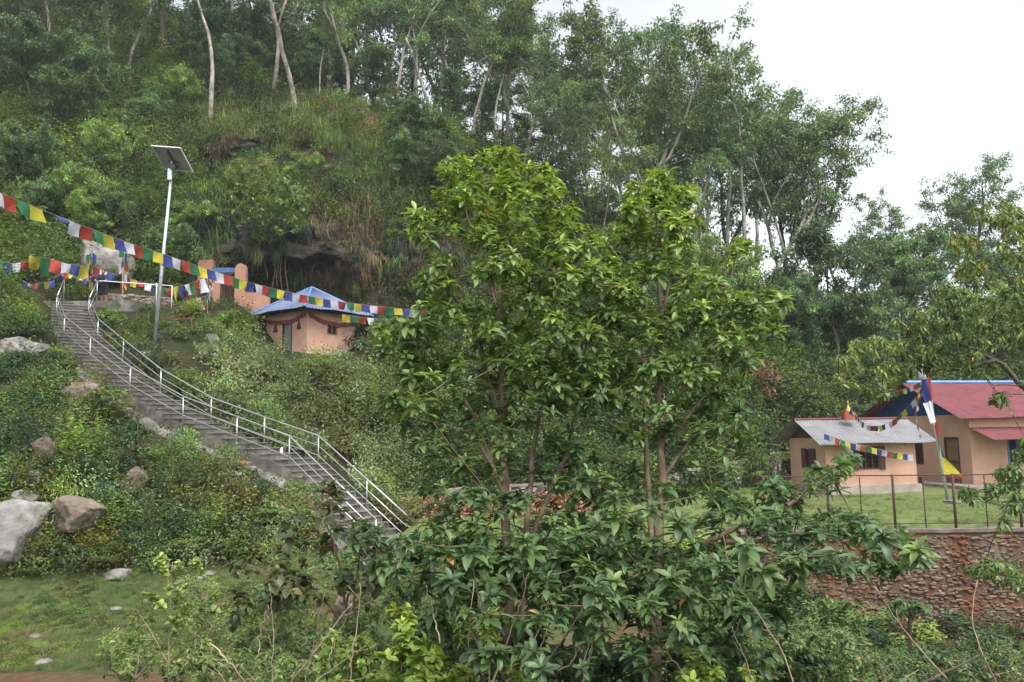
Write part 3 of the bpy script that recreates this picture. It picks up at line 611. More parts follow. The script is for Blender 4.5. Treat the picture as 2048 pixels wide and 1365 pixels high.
def door(fr, bld, plane, a0, a1, w0, w1, pos, frame, panel, rails=(.0,)):
    def bx(mb, x0, x1, n0, n1, z0, z1):
        n0_, n1_ = sorted((pos - n0, pos - n1))
        if plane == 'u': fbox(mb, fr, x0, x1, n0_, n1_, z0, z1)
        else: fbox(mb, fr, n0_, n1_, x0, x1, z0, z1)
    k = MB(); bx(k, a0, a0 + .07, -.08, .02, w0, w1); bx(k, a1 - .07, a1, -.08, .02, w0, w1); bx(k, a0 + .07, a1 - .07, -.08, .02, w1 - .07, w1)
    for r_ in rails: bx(k, a0 + .07, a1 - .07, -.075, -.045, r_ - .08, r_ + .08)
    o = k.build('door', frame, bld); k = MB(); bx(k, a0 + .07, a1 - .07, -.12, -.08, w0, w1 - .07); k.build('door_panel', panel, o)
    k = MB(); bx(k, a0 + .10, a0 + .14, -.08, -.03, w0 + 1.0, w0 + 1.12); k.build('handle', M_STEEL, o)

# --- low house with the grey roof: front (u axis) faces us, gable on its left end
o1 = P(1655, 984, 35); o1[2] = LAWN
F1 = Frame(o1, .17); L1, W1, H1, RH = 4.35, 3.0, 2.42, .78
h1 = thing('low_house', 'low apricot house with a grey corrugated gable roof and shuttered windows', 'house', o1)
FRW = (1.55, 2.55, 1.05, 2.05); SW = (.95, 1.75, 1.10, 1.95)
k = MB()
wall_holes(k, F1, 'u', 0, L1, .0, H1, 0, .18, [FRW]); wall_holes(k, F1, 'v', .18, W1, .0, H1, 0, .18, [SW])
fbox(k, F1, L1 - .18, L1, .18, W1, 0, H1); fbox(k, F1, .18, L1 - .18, W1 - .18, W1, 0, H1)
k.build('wall', M_PL1, h1)
k = MB(); fbox(k, F1, -.12, L1 + .1, -.14, .0, -.1, .38); fbox(k, F1, -.12, -.0, .0, W1, -.1, .38); k.build('plinth', noise_mat('cement_plinth', [(.3, (.26, .22, .18)), (.7, (.42, .38, .33))], scale=2, rough=.9, bump=.3), h1)
for uu in (0.02, L1 - .14):
    k = MB(); p = [F1(uu, .02, H1), F1(uu, W1 - .02, H1), F1(uu, W1 / 2, H1 + RH - .06)]; p2 = [F1(uu + .12, .02, H1), F1(uu + .12, W1 - .02, H1), F1(uu + .12, W1 / 2, H1 + RH - .06)]
    k.add(p + p2, Q=[[0, 3, 4, 1], [1, 4, 5, 2], [2, 5, 3, 0]], T=[[0, 1, 2], [3, 5, 4]]); g_ = k.build('gable', M_WOODR, h1)
k = MB(); ov = .55; e0, e1 = -.55, L1 + .75; sl = RH / (W1 / 2)
corr(k, F1(e0, -ov, H1 + .05 - ov * sl), F1(e1, -ov, H1 + .05 - ov * sl), F1(e1, W1 / 2, H1 + .05 + RH), F1(e0, W1 / 2, H1 + .05 + RH))
corr(k, F1(e1, W1 + ov, H1 + .05 - ov * sl), F1(e0, W1 + ov, H1 + .05 - ov * sl), F1(e0, W1 / 2, H1 + .05 + RH), F1(e1, W1 / 2, H1 + .05 + RH))
rf = k.build('roof', M_RGREY, h1)
k = MB(); k.tube([F1(e0, W1 / 2, H1 + .07 + RH), F1(e1, W1 / 2, H1 + .07 + RH)], .06, 8); k.build('ridge_cap', M_RRED, rf)
k = MB()
for v_ in (-.1, W1 / 2, W1 + .1): fbox(k, F1, e0 + .05, e1 - .05, v_ - .03, v_ + .03, H1 + .0 + (RH - .02 if abs(v_ - W1 / 2) < .1 else -.09), H1 + .05 + (RH - .02 if abs(v_ - W1 / 2) < .1 else -.09))
k.build('rafter', M_WOODW, rf)
window(F1, h1, 'u', *FRW, 0, '', bars=4, mull=2, shutters=[(1.33, 1.55), (2.55, 2.82)], frame=M_WOODR)
window(F1, h1, 'v', *SW, 0, '', bars=0, grille=False, mull=1, shutters=[(.74, 1.2), (1.52, 1.92)])
# gilded finial on its red base, standing on the ridge
fb = F1(1.15, W1 / 2 + .05, H1 + RH + .09)
fb = P(1697, 829, 36.2)
st = thing('stupa_finial', 'small gilded stupa finial standing on the ridge of the low house', 'finial', fb)
k = MB(); k.box(fb + (0, 0, -.08), (.52, .4, .30)); k.box(fb + (0, 0, .09), (.42, .34, .05)); k.build('red_base', noise_mat('red_brick_base', [(.3, (.22, .05, .03)), (.7, (.38, .10, .06))], scale=6, bump=.4), st)
def lathe(mb, c, prof, n=14):
    a = np.linspace(0, 2 * math.pi, n + 1); G = np.array([[c + np.array([r_ * math.cos(t), r_ * math.sin(t), z]) for t in a] for r_, z in prof]); mb.grid(G)
k = MB(); lathe(k, fb + (0, 0, .11), [(.13, 0), (.15, .03), (.13, .07), (.10, .1), (.11, .13), (.08, .17), (.06, .2), (.07, .23), (.035, .28), (.03, .35), (.05, .37), (.02, .42), (.03, .46), (.01, .5), (0, .54)])
k.build('gilded_spire', noise_mat('worn_gilding', [(.3, (.55, .28, .06)), (.7, (.75, .45, .12))], scale=6, rough=.35, metal=.5, bump=.2), st, True)

# --- big house with the red roof
o2 = P(1948, 972, 38.0); o2[2] = LAWN
F2 = Frame(o2, .2); L2, W2, H2, R2 = 9.0, 7.0, 3.42, 1.65
h2 = thing('red_roofed_house', 'large apricot house with a red sheet roof and deep blue gable', 'house', o2)
GD = (.75, 1.72, .12, 2.35); GW = (3.25, 4.25, .95, 2.32); BW = (2.0, 4.2, 1.0, 2.3)
k = MB(); wall_holes(k, F2, 'v', .18, W2, 0, H2, 0, .18, [GD, GW]); wall_holes(k, F2, 'u', 0, L2, 0, H2, 0, .18, [BW])
fbox(k, F2, L2 - .18, L2, .18, W2, 0, H2); fbox(k, F2, .18, L2 - .18, W2 - .18, W2, 0, H2); k.build('wall', M_PL2, h2)
k = MB(); fbox(k, F2, -1.3, 0, -1.2, W2, -.1, .14); fbox(k, F2, 0, L2, -1.2, 0, -.1, .14); k.build('veranda', M_CAP, h2)
k = MB(); p = [F2(-.01, -.1, H2), F2(-.01, W2 + .1, H2), F2(-.01, W2 / 2, H2 + R2)]; p2 = [F2(.1, -.1, H2), F2(.1, W2 + .1, H2), F2(.1, W2 / 2, H2 + R2)]
k.add(p + p2, Q=[[0, 3, 4, 1], [1, 4, 5, 2], [2, 5, 3, 0]], T=[[0, 1, 2], [3, 5, 4]]); k.build('gable', M_BLUEP, h2)
k = MB(); ov = .45; sl = R2 / (W2 / 2); e0, e1 = -.85, L2 + .5
corr(k, F2(e0, -ov, H2 + .06 - ov * sl), F2(e1, -ov, H2 + .06 - ov * sl), F2(e1, W2 / 2, H2 + .06 + R2), F2(e0, W2 / 2, H2 + .06 + R2), pitch=.2)
corr(k, F2(e1, W2 + ov, H2 + .06 - ov * sl), F2(e0, W2 + ov, H2 + .06 - ov * sl), F2(e0, W2 / 2, H2 + .06 + R2), F2(e1, W2 / 2, H2 + .06 + R2), pitch=.2)
rf = k.build('roof', M_RRED, h2)
k = MB(); k.tube([F2(e0, W2 / 2, H2 + .10 + R2), F2(e1, W2 / 2, H2 + .10 + R2)], .085, 8); k.build('ridge_cap', noise_mat('blue_ridge', [(.3, (.10, .22, .45)), (.7, (.18, .34, .62))], scale=3, rough=.5, bump=.1), rf)
door(F2, h2, 'v', *GD, 0, M_WOODR, noise_mat('olive_door', [(.3, (.13, .10, .05)), (.7, (.19, .15, .08))], scale=2, rough=.6, bump=.1), rails=(1.15,))
window(F2, h2, 'v', *GW, 0, '', bars=8, mull=3, frame=M_WOODR)
M_BLUEW = flat_mat('bright_blue_paint', (.05, .14, .42), .5)
window(F2, h2, 'u', *BW, 0, '', bars=5, mull=3, frame=M_BLUEW, fw=.09)
k = MB(); corr(k, F2(.15, -1.25, H2 - 1.15), F2(L2, -1.25, H2 - 1.15), F2(L2, -.02, H2 - .62), F2(-.1, -.02, H2 - .62), pitch=.2); aw = k.build('awning', M_RRED, h2)
for u_ in (2.1, 5, 8): k = MB(); fbox(k, F2, u_, u_ + .09, -1.18, -1.09, .14, H2 - 1.17); k.build('awning_post', M_WOODW, aw)
# bench between the houses
q = F2(-.75, 4.4, .14)
q = P(1826, 968, 38.6); q[2] = LAWN + .1
be = thing('bench', 'small weathered wooden bench against the wall between the two houses', 'bench', q)
k = MB(); k.box(q + (0, 0, .42), (1.1, .38, .06), rz=.15); k.build('seat', M_WOODW, be)
for s_ in (-.45, .45):
    k = MB(); k.box(q + (s_, s_ * .15, .20), (.07, .32, .40), rz=.15); k.build('leg', M_WOODW, be)

# --- square hut with the pyramid roof
o3 = P(613, 702, 41.0)
F3 = Frame(o3, rad(54)); S3, H3 = 3.35, 2.15
hut = thing('hut', 'small square apricot hut with a faded blue pyramid roof below the cave', 'hut', o3)
WIN = (1.35, 2.05, .98, 1.72)
DO = (1.18, 1.98, .05, 1.72)
F3b = Frame(o3, rad(54))
k = MB(); wall_holes(k, F3, 'u', 0, S3, -.4, H3, 0, .2, [WIN]); wall_holes(k, F3, 'v', .2, S3, -.4, H3, 0, .2, [DO])
fbox(k, F3, S3 - .2, S3, .2, S3, -.4, H3); fbox(k, F3, .2, S3 - .2, S3 - .2, S3, -.4, H3); k.build('wall', M_PL3, hut)
window(F3, hut, 'u', *WIN, 0, '', bars=5, mull=1, frame=noise_mat('orange_brown_frame', [(.3, (.25, .10, .05)), (.7, (.36, .16, .08))], scale=4))
door(F3, hut, 'v', *DO, 0, M_WOODR, flat_mat('grey_green_door', (.20, .23, .21), .6))
k = MB(); ovh = .72; c_ = F3(S3 / 2, S3 / 2, H3 + 1.6); E = [F3(-ovh, -ovh, H3 + .02), F3(S3 + ovh, -ovh, H3 + .02), F3(S3 + ovh, S3 + ovh, H3 + .02), F3(-ovh, S3 + ovh, H3 + .02)]
for i in range(4): corr(k, E[i], E[(i + 1) % 4], c_ + (0, 0, .001), c_, pitch=.22, amp=.02)
rf = k.build('roof', M_RBLUE, hut)
k = MB()
for i in range(4): k.tube([E[i] + (0, 0, .02), c_ + (0, 0, .03)], .045, 6)
k.build('ridge_cap', noise_mat('blue_hip_cap', [(.3, (.07, .20, .48)), (.7, (.13, .30, .62))], scale=3, rough=.5, bump=.1), rf)
M_VAL = noise_mat('maroon_cloth', [(.3, (.16, .03, .035)), (.7, (.27, .06, .06))], scale=3, rough=.9, bump=.2)
def valance(fr, bld, pts, drop, mat, name='valance'):
    pts = np.array(pts); n = 90; s = np.linspace(0, 1, n); L = np.linspace(0, 1, len(pts)); c = np.stack([np.interp(s, L, pts[:, k]) for k in range(3)], 1)
    G = []
    for j in range(6):
        t = j / 5; w = np.sin(s * n * .9) * .03 * (.3 + t); o_ = c.copy(); o_[:, 2] -= t * drop * (1 + .1 * np.sin(s * 40)); o_[:, 0] += w; o_[:, 1] += w; G.append(o_)
    k = MB(); G = np.array(G); k.grid(G); k.grid((G + np.array([.004, .006, 0]))[:, ::-1]); return k.build(name, mat, bld, True)
valance(F3, hut, [F3(.1, -.06, H3 - .12), F3(1.0, -.07, H3 - .42), F3(2.0, -.07, H3 - .52), F3(3.4, -.06, H3 - .30)], .20, M_VAL)
valance(F3, hut, [F3(-.06, .05, H3 - .1), F3(-.07, 1.2, H3 - .42), F3(-.07, 2.4, H3 - .38), F3(-.06, 3.6, H3 - .18)], .20, M_VAL)
for v_ in (.62, 2.55):
    k = MB(); p = [F3(-.03, v_ - .19, 1.18), F3(-.03, v_ + .19, 1.18), F3(-.03, v_, 1.72)]; p2 = [F3(.02, v_ - .19, 1.18), F3(.02, v_ + .19, 1.18), F3(.02, v_, 1.72)]
    k.add(p + p2, Q=[[0, 3, 4, 1], [1, 4, 5, 2], [2, 5, 3, 0]], T=[[0, 1, 2], [3, 5, 4]]); k.build('triangular_niche', M_WOODR, hut)

M_PL4 = plaster('apricot_plaster_shrine', (.40, .215, .15), .2, (.22, .15, .11))
# --- shrine gate by the cave: two rounded pillars, barred gate, low apricot wall
sg = P(450, 618, 43.2)
shr = thing('shrine_gate', 'apricot shrine gate with rounded pillars and iron bars at the cave mouth', 'gate', sg)
def pillar(px0, px1, pyt, pyb, Y, name, round_=True, th=.35):
    a, b_ = P(px0, pyb, Y), P(px1, pyb, Y); zt_ = P((px0 + px1) / 2, pyt, Y)[2]; w = b_[0] - a[0]; cx = (a[0] + b_[0]) / 2; z0 = a[2] - .4
    pr_ = [(-w / 2, z0), (w / 2, z0)] + ([(w / 2 * math.cos(t), zt_ - w * .6 + w * .6 * math.sin(t)) for t in np.linspace(0, math.pi, 12)] if round_ else [(w / 2, zt_), (-w / 2, zt_)])
    n = len(pr_); k = MB(); V = [(cx + x_, Y, z_) for x_, z_ in pr_] + [(cx + x_, Y + th, z_) for x_, z_ in pr_] + [(cx, Y, (z0 + zt_) / 2), (cx, Y + th, (z0 + zt_) / 2)]
    k.add(V, Q=[[i, i + n, (i + 1) % n + n, (i + 1) % n] for i in range(n)], T=[[i, (i + 1) % n, 2 * n] for i in range(n)] + [[(i + 1) % n + n, i + n, 2 * n + 1] for i in range(n)])
    k.build(name, M_PL4, shr)
pillar(468, 490, 527, 612, 43.0, 'pillar'); pillar(425, 439, 540, 614, 43.2, 'pillar', False); pillar(395, 425, 520, 560, 43.6, 'pillar', False)
pillar(490, 538, 585, 620, 43.1, 'low_wall', False, .2); pillar(380, 425, 575, 616, 43.4, 'low_wall', False, .2)
a, b_ = P(440, 616, 43.1), P(468, 616, 43.1); zt_ = P(454, 548, 43.1)[2]
for i in range(9):
    x_ = a[0] + (b_[0] - a[0]) * (i + .5) / 9; k = MB(); k.tube([(x_, 43.15, a[2] - .1), (x_, 43.15, zt_)], .02, 6); k.build('iron_bar', M_RUST, shr)
k = MB(); k.box(((a[0] + b_[0]) / 2, 43.15, zt_ + .02), (b_[0] - a[0], .06, .06)); k.build('gate_rail', M_RUST, shr); k = MB(); k.box(((a[0] + b_[0]) / 2, 43.15, a[2] + .5), (b_[0] - a[0], .05, .05)); k.build('gate_rail', M_RUST, shr)
k = MB(); k.box(((a[0] + b_[0]) / 2 - .1, 43.4, zt_ + .22), (1.5, .5, .26)); k.build('blue_board', noise_mat('blue_board_paint', [(.3, (.05, .09, .24)), (.7, (.10, .15, .36))], scale=4), shr)

# rough wooden frame on the terrace
q = P(364, 655, 36.5)
wf = thing('wooden_frame', 'rough old wooden trestle standing in the weeds on the terrace', 'trestle', q)
for dx, tl in ((-.42, .08), (.42, -.08)):
    k = MB(); k.tube([q + (dx - tl, 0, -.3), q + (dx, 0, .42)], .045, 6); k.tube([q + (dx - tl, .3, -.3), q + (dx, .2, .42)], .045, 6); k.build('leg', M_WOODW, wf)
k = MB(); k.box(q + (0, .1, .40), (1.15, .2, .07)); k.box(q + (0, .1, .05), (.95, .1, .05)); k.build('crossbar', M_WOODW, wf)

# ------------------------------------------------------------------ chain link fence on the retaining wall
fence = thing('chain_link_fence', 'rusty iron fence with chain link mesh along the top of the stained wall', 'fence', (9.0, 22.2, LAWN + .1))
def wl(x): return float(np.interp(x, WALLF[:, 0], WALLF[:, 1])) + .18
FX = [5.2, PZ(1645, 1050, LAWN)[0], PZ(1773, 1055, LAWN)[0], PZ(1890, 1058, LAWN)[0], PZ(2010, 1048, LAWN)[0], 16.0, 17.7]
def fx(px): return (px - 1024) / F * 22.35
FX = [fx(p_) for p_ in (1520, 1645, 1773, 1890, 2016, 2140, 2260)]; FT = [fx(p_) for p_ in (1582, 1709, 1832, 1951, 2078)]
zb = LAWN + .09; FH = 1.46
def frtop(x): return FH + (.0)
for i, x_ in enumerate(FX):
    k = MB(); k.tube([(x_, wl(x_), zb - .1), (x_, wl(x_), zb + FH + .03)], .038, 8); k.build('post', M_RUST, fence, True)
for x_ in FT:
    k = MB(); k.tube([(x_, wl(x_), zb), (x_, wl(x_), zb + FH - .03)], .016, 6); k.build('post', M_RUST, fence, True)
for z_, r_ in ((zb + FH, .02), (zb + .14, .014)):
    k = MB(); k.tube([(x_, wl(x_), z_ + random.uniform(-.01, .01)) for x_ in np.linspace(FX[0], FX[-1], 25)], r_, 6); k.build('rail_bar', M_RUST, fence)
k = MB(); pit = .085; x0, x1 = FX[0], FX[-1]; hgt = FH - .18
for s_ in (1, -1):
    for c_ in np.arange(x0 - hgt, x1 + hgt, pit):
        za, zc = 0.0, hgt; xa, xb = c_, c_ + s_ * hgt
        ts = [t for t in np.linspace(0, 1, 9) if x0 <= xa + (xb - xa) * t <= x1]
        if len(ts) < 2: continue
        pts = [(xa + (xb - xa) * t, wl(xa + (xb - xa) * t) - .02 * s_ * .3 - .025 + .05 * math.sin((xa + (xb - xa) * t) * 1.7) * math.sin(t * 3), zb + .16 + hgt * t) for t in (ts[0], ts[len(ts) // 2], ts[-1])]
        k.tube(pts, .0028, 3, cap=False)
k.build('wire_mesh', M_RUST, fence)

# ------------------------------------------------------------------ prayer flags
FC = {'blue': (.06, .08, .30), 'white': (.62, .62, .68), 'red': (.42, .07, .05), 'green': (.04, .19, .08), 'yellow': (.62, .55, .07)}
def cloth(name, c):
    m, nt, b = new_mat('cloth_' + name); tc = N(nt, 'ShaderNodeTexCoord'); n = N(nt, 'ShaderNodeTexNoise'); n.inputs['Scale'].default_value = 48; n.inputs['Detail'].default_value = 2; nt.links.new(tc.outputs['Object'], n.inputs['Vector'])
    g = N(nt, 'ShaderNodeNewGeometry'); mr = N(nt, 'ShaderNodeMapRange'); mr.inputs['To Min'].default_value = .7; mr.inputs['To Max'].default_value = 1.2; oi = N(nt, 'ShaderNodeObjectInfo'); nt.links.new(oi.outputs['Random'], mr.inputs['Value'])
    hsv = N(nt, 'ShaderNodeHueSaturation'); nt.links.new(mr.outputs[0], hsv.inputs['Value']); nt.links.new(ramp(nt, n.outputs['Fac'], [(.40, tuple(v * .68 for v in c)), (.5, c)]), hsv.inputs['Color'])
    nt.links.new(hsv.outputs[0], b.inputs['Base Color']); b.inputs['Roughness'].default_value = .85; b.inputs['Specular IOR Level'].default_value = .2
    tr = N(nt, 'ShaderNodeBsdfTranslucent'); nt.links.new(hsv.outputs[0], tr.inputs['Color']); mx = N(nt, 'ShaderNodeMixShader'); mx.inputs[0].default_value = .35
    nt.links.new(b.outputs[0], mx.inputs[1]); nt.links.new(tr.outputs[0], mx.inputs[2]); nt.links.new(mx.outputs[0], nt.nodes['Material Output'].inputs['Surface']); return m
CM_ = {k_: cloth(k_, v_) for k_, v_ in FC.items()}
ORD = ['blue', 'white', 'red', 'green', 'yellow']
def flag_string(label, pts, n, h, start='blue', fill=.97, skip=(), ragged=0.0, order=None, folded=(), hang=0):
    """pts (px, py, Y) of the cord; n flags one after the other"""
    order = order or ORD
    C = np.array([P(*p_) for p_ in pts]); L = np.linspace(0, 1, len(C))
    seg = np.concatenate([[0], np.cumsum(np.linalg.norm(np.diff(C, axis=0), axis=1))]); 
    def at(s): s = np.asarray(s) * seg[-1]; return np.stack([np.interp(s, seg, C[:, k_]) for k_ in range(3)], -1)
    # smooth: sample dense then blur
    D = at(np.linspace(0, 1, 240)); ker = np.hanning(25); ker /= ker.sum(); Dp = np.vstack([D[:1].repeat(12, 0), D, D[-1:].repeat(12, 0)]); Dp[:12] = D[0] + (D[0] - D[1]) * np.arange(12, 0, -1)[:, None]; Dp[-12:] = D[-1] + (D[-1] - D[-2]) * np.arange(1, 13)[:, None]
    D = np.stack([np.convolve(Dp[:, k_], ker, 'valid') for k_ in range(3)], 1)
    def at2(s): s = np.clip(s, 0, 1) * 239; return np.stack([np.interp(s, np.arange(240), D[:, k_]) for k_ in range(3)], -1)
    t = thing('prayer_flag_string', label, 'prayer flags', D[0])
    k = MB(); k.tube(D, .007, 5); k.build('cord', M_TWIG, t)
    i0 = order.index(start); ns = 0
    for i in range(n):
        if i in skip: ns += 1; continue
        c = order[(i0 + i - ns) % len(order)]
        s0, s1 = (i + .5 - fill / 2) / n, (i + .5 + fill / 2) / n; T = at2(np.linspace(s0, s1, 8)); tang = nrm(T[-1] - T[0])
        out = nrm(np.cross(tang, (0, 0, 1.0))); ph = random.uniform(0, 6); sw = random.uniform(-.45, .45); hh = h * (random.uniform(.92, 1.05) if not ragged else random.uniform(1 - ragged, 1.1))
        if i in folded: hh *= .35
        perp = nrm(np.cross(out, tang)); perp = perp if perp[2] < 0 else -perp
        down = nrm(perp * (.75 if not ragged else .2) + np.array([0, 0, -1]) * .6)
        G = []
        for j in range(7):
            v_ = j / 6; w = np.sin(np.linspace(0, 3.2, 8) + ph + v_ * 1.5) * (.07 + .10 * ragged) * v_ * h * 2 + sw * v_ * h * .6
            pinch = (1 - ragged * .25 * v_) ; mid = T.mean(0); Tt = mid + (T - mid) * pinch
            G.append(Tt + down * hh * v_ + out * w[:, None])
        G = np.array(G); k = MB(); k.grid(G); k.grid((G + out * .002)[:, ::-1]); k.build('flag', CM_[c], t, True)
    return t
flag_string('long prayer flag string sweeping from the left edge past the lamp to the leafy tree', [(-62, 362, 19), (0, 386, 20), (70, 415, 21.5), (165, 452, 23.5), (260, 487, 26), (330, 510, 28), (410, 537, 30.5), (500, 566, 33.5), (570, 583, 36), (660, 601, 39), (745, 612, 41.5), (880, 626, 45)], 51, .40, 'blue', skip=(5,), folded=(6,), order=['blue', 'white', 'red', 'green', 'yellow'])
flag_string('second string of prayer flags hanging from the hut roof towards the leafy tree', [(684, 629, 40), (735, 636, 41), (800, 640, 43), (885, 640, 45)], 14, .36, 'yellow', order=['yellow', 'green', 'red', 'white', 'blue'])
flag_string('ragged prayer flags drooping left of the stair top', [(58, 512, 36), (100, 518, 36.2), (135, 528, 36.4), (178, 534, 37.4)], 6, .8, 'yellow', ragged=.35, order=['yellow', 'green', 'red', 'white', 'blue'])
flag_string('torn prayer flags hanging low across the stair top', [(95, 560, 36), (130, 545, 36.3), (165, 560, 36.5), (186, 552, 36.6)], 9, .42, 'green', ragged=.9, order=['green', 'white', 'blue', 'red', 'yellow'])
flag_string('prayer flags sagging behind the person and the white rail', [(186, 532, 37.8), (215, 545, 38), (245, 552, 38.3), (285, 566, 38.6), (335, 578, 38.9), (348, 580, 39)], 11, .42, 'red', ragged=.45, order=['red', 'white', 'blue', 'green', 'red', 'yellow'])
flag_string('faded prayer flags in the dark bushes at the far left', [(-10, 520, 35), (25, 528, 35.3), (58, 522, 35.6)], 4, .5, 'green', ragged=.5, order=['green', 'blue', 'white', 'red'])
flag_string('low heap of tangled prayer flags on the ground left of the stair top', [(45, 562, 35.2), (62, 570, 35.3), (85, 566, 35.5), (110, 562, 35.7)], 6, .3, 'blue', ragged=.8)
flag_string('prayer flags draped from the white rail end to the shrine gate', [(346, 575, 38.6), (372, 570, 39.5), (400, 560, 40.5), (426, 548, 41.6)], 8, .75, 'yellow', ragged=.35, order=['red', 'white', 'blue', 'yellow', 'blue', 'white', 'green'])
flag_string('lower tangle of prayer flags in front of the shrine gate', [(348, 600, 38.8), (368, 606, 39.5), (392, 598, 40.2), (418, 590, 41)], 8, .75, 'white', ragged=.5)
def flag_bundle(label, px, py0, py1, Y, n=22):
    a, b_ = P(px, py1, Y), P(px, py0, Y)
    t = thing('flag_draped_pole', label, 'prayer flags', a); k = MB(); k.tube([a + (0, 0, -.5), b_], .03, 6); k.build('pole', M_TWIG, t)
    for i in range(n):
        c = ORD[i % 5]; z_ = random.uniform(a[2] + .3, b_[2]); ang = random.uniform(0, 6.28); w = random.uniform(.12, .25); h_ = random.uniform(.3, .55)
        G = np.array([[(a[0] + math.cos(ang) * (.03 + u * w), Y + math.sin(ang) * (.03 + u * w), z_ - v_ * h_ - u * .15 + .03 * math.sin(5 * u + i)) for u in np.linspace(0, 1, 4)] for v_ in np.linspace(0, 1, 4)])
        k = MB(); k.grid(G); k.grid((G + (.002, .002, 0))[:, ::-1]); k.build('flag', CM_[c], t, True)
flag_bundle('pole wrapped in faded prayer flags just left of the person', 180, 502, 590, 38.2, 26)
flag_bundle('thin pole wrapped in prayer flags right of the mossy boulder', 246, 492, 582, 38.2, 16)
flag_bundle('flag wrapped post standing in front of the shrine gate', 415, 545, 618, 41.0, 16)
flag_bundle('short post with hanging prayer flags at the rail end', 372, 575, 622, 39.8, 14)
flag_string('string of prayer flags crossing the front of the low house', [(1648, 868, 34.3), (1668, 875, 34.35), (1700, 886, 34.5), (1745, 896, 34.7), (1790, 906, 34.9), (1826, 910, 35.1)], 17, .26, 'blue', order=['blue', 'white', 'red', 'green', 'yellow'])
flag_string('small prayer flags strung from the tree to the top of the flag pole', [(1712, 774, 31), (1740, 785, 30.5), (1780, 787, 29.8), (1815, 777, 29), (1846, 762, 28.4)], 20, .17, 'blue')
flag_string('string of prayer flags sagging from the gilded finial to the tall flag pole', [(1700, 818, 35.5), (1718, 838, 34.2), (1735, 852, 33), (1760, 853, 31.8), (1785, 843, 30.5), (1815, 815, 29.4), (1836, 790, 28.7), (1846, 765, 28.4)], 21, .22, 'blue', skip=(6, 12))
flag_string('string of prayer flags hanging straight down beside the tall flag pole', [(1842, 775, 28.5), (1834, 800, 28.6), (1831, 830, 28.7), (1837, 855, 28.8), (1840, 878, 28.9)], 10, .15, 'green', ragged=.5)
# tall flag pole with vertical banner
qb, qt = P(1896, 1002, 27.8), P(1849, 757, 27.8)
fp = thing('flag_pole', 'tall leaning flag pole with a long vertical five coloured banner', 'flag pole', qb)
k = MB(); k.tube([qb + (0, 0, -.1), (qb + qt) / 2 + (.03, 0, 0), qt + (0, 0, .1)], [.055, .048, .035], 8); k.build('pole', M_GALV, fp, True)
ban = [(0.00, .24, 'blue', .0, .34), (.24, .45, 'white', .34, .45), (.45, .62, 'red', .2, .12), (.62, .80, 'green', .12, .22), (.80, .985, 'yellow', .22, .62)]
Wd = {0: .06, .24: .22, .45: .16, .62: .10, .80: .16, .985: .62}
for s0, s1, c, _, _ in ban:
    G = []
    for j in range(8):
        s = s0 + (s1 - s0) * j / 7; w = np.interp(s, sorted(Wd), [Wd[q_] for q_ in sorted(Wd)]); base = qt + (qb - qt) * (s * .80)
        side = -1 if c in ('blue', 'white') else 1
        if c == 'white': base = base + (.1, 0, 0); w *= 1.5
        if c == 'blue': base = base + (.05, 0, 0); w = .12 + .12 * (1 - abs(s / .24 - .5))
        G.append([base + np.array([side * u * w + .0, -.05 - .05 * math.sin(u * 3 + s * 12), -u * .06]) for u in np.linspace(0, 1, 6)])
    G = np.array(G); k = MB(); k.grid(G); k.grid((G + (0, .003, 0))[:, ::-1]); k.build('banner_panel', CM_[c], fp, True)
k = MB(); s = .985; base = qt + (qb - qt) * (s * .80); G = np.array([[base + np.array([u * .62, -.06 - .05 * math.sin(u * 3 + s * 12), -u * .06 - v_ * .09]) for u in np.linspace(0, 1, 6)] for v_ in (0, .5, 1)]); k.grid(G); k.grid((G + (0, .003, 0))[:, ::-1]); k.build('banner_hem', CM_['red'], fp)
k = MB(); lathe(k, qt + (-.04, 0, -.05), [(.13, 0), (.15, .02), (.15, .28), (.12, .30), (.05, .36), (.04, .46), (.01, .55)], 12); k.build('pole_top', CM_['white'], fp, True)
k = MB(); G = np.array([[qt + np.array([.10 + u * .12 + .03 * v_, -.02 * math.sin(u * 4), .15 - v_ * .9]) for u in np.linspace(0, 1, 4)] for v_ in np.linspace(0, 1, 6)]); k.grid(G); k.grid((G + (0, .003, 0))[:, ::-1]); k.build('streamer', CM_['red'], fp)

# ------------------------------------------------------------------ person leaning on the white rail
def capsule(mb, a, b_, ra, rb, k=12):
    a, b_ = np.array(a, float), np.array(b_, float); d = b_ - a; n = 8; pts, rr = [], []
    L = np.linalg.norm(d) + 1e-6; u = d / L
    for t in np.linspace(-math.pi / 2, 0, 5)[:-1]: pts.append(a + u * ra * math.sin(t)); rr.append(max(ra * math.cos(t), 1e-3))
    for t in np.linspace(0, 1, n): pts.append(a + d * t); rr.append(ra + (rb - ra) * t)
    for t in np.linspace(0, math.pi / 2, 5)[1:]: pts.append(b_ + u * rb * math.sin(t)); rr.append(max(rb * math.cos(t), 1e-3))
    mb.tube(pts, rr, k)
def ellip(mb, c, r): v, f = ICO2; mb.add(v * np.array(r) + np.array(c), T=f)
def remesh(o, vox, sm=2):
    m_ = o.modifiers.new('remesh', 'REMESH'); m_.mode = 'VOXEL'; m_.voxel_size = vox; m_.use_smooth_shade = True
    s_ = o.modifiers.new('smooth', 'SMOOTH'); s_.iterations = sm; s_.factor = .5
pf = P(203, 608, 37.1); per = thing('person', 'person in navy T-shirt and dark shorts leaning on the white rail at the stair top', 'person', pf)
def W(x, y, z): return pf + np.array([x, y, z])
body, hair, shirt, shorts = MB(), MB(), MB(), MB()
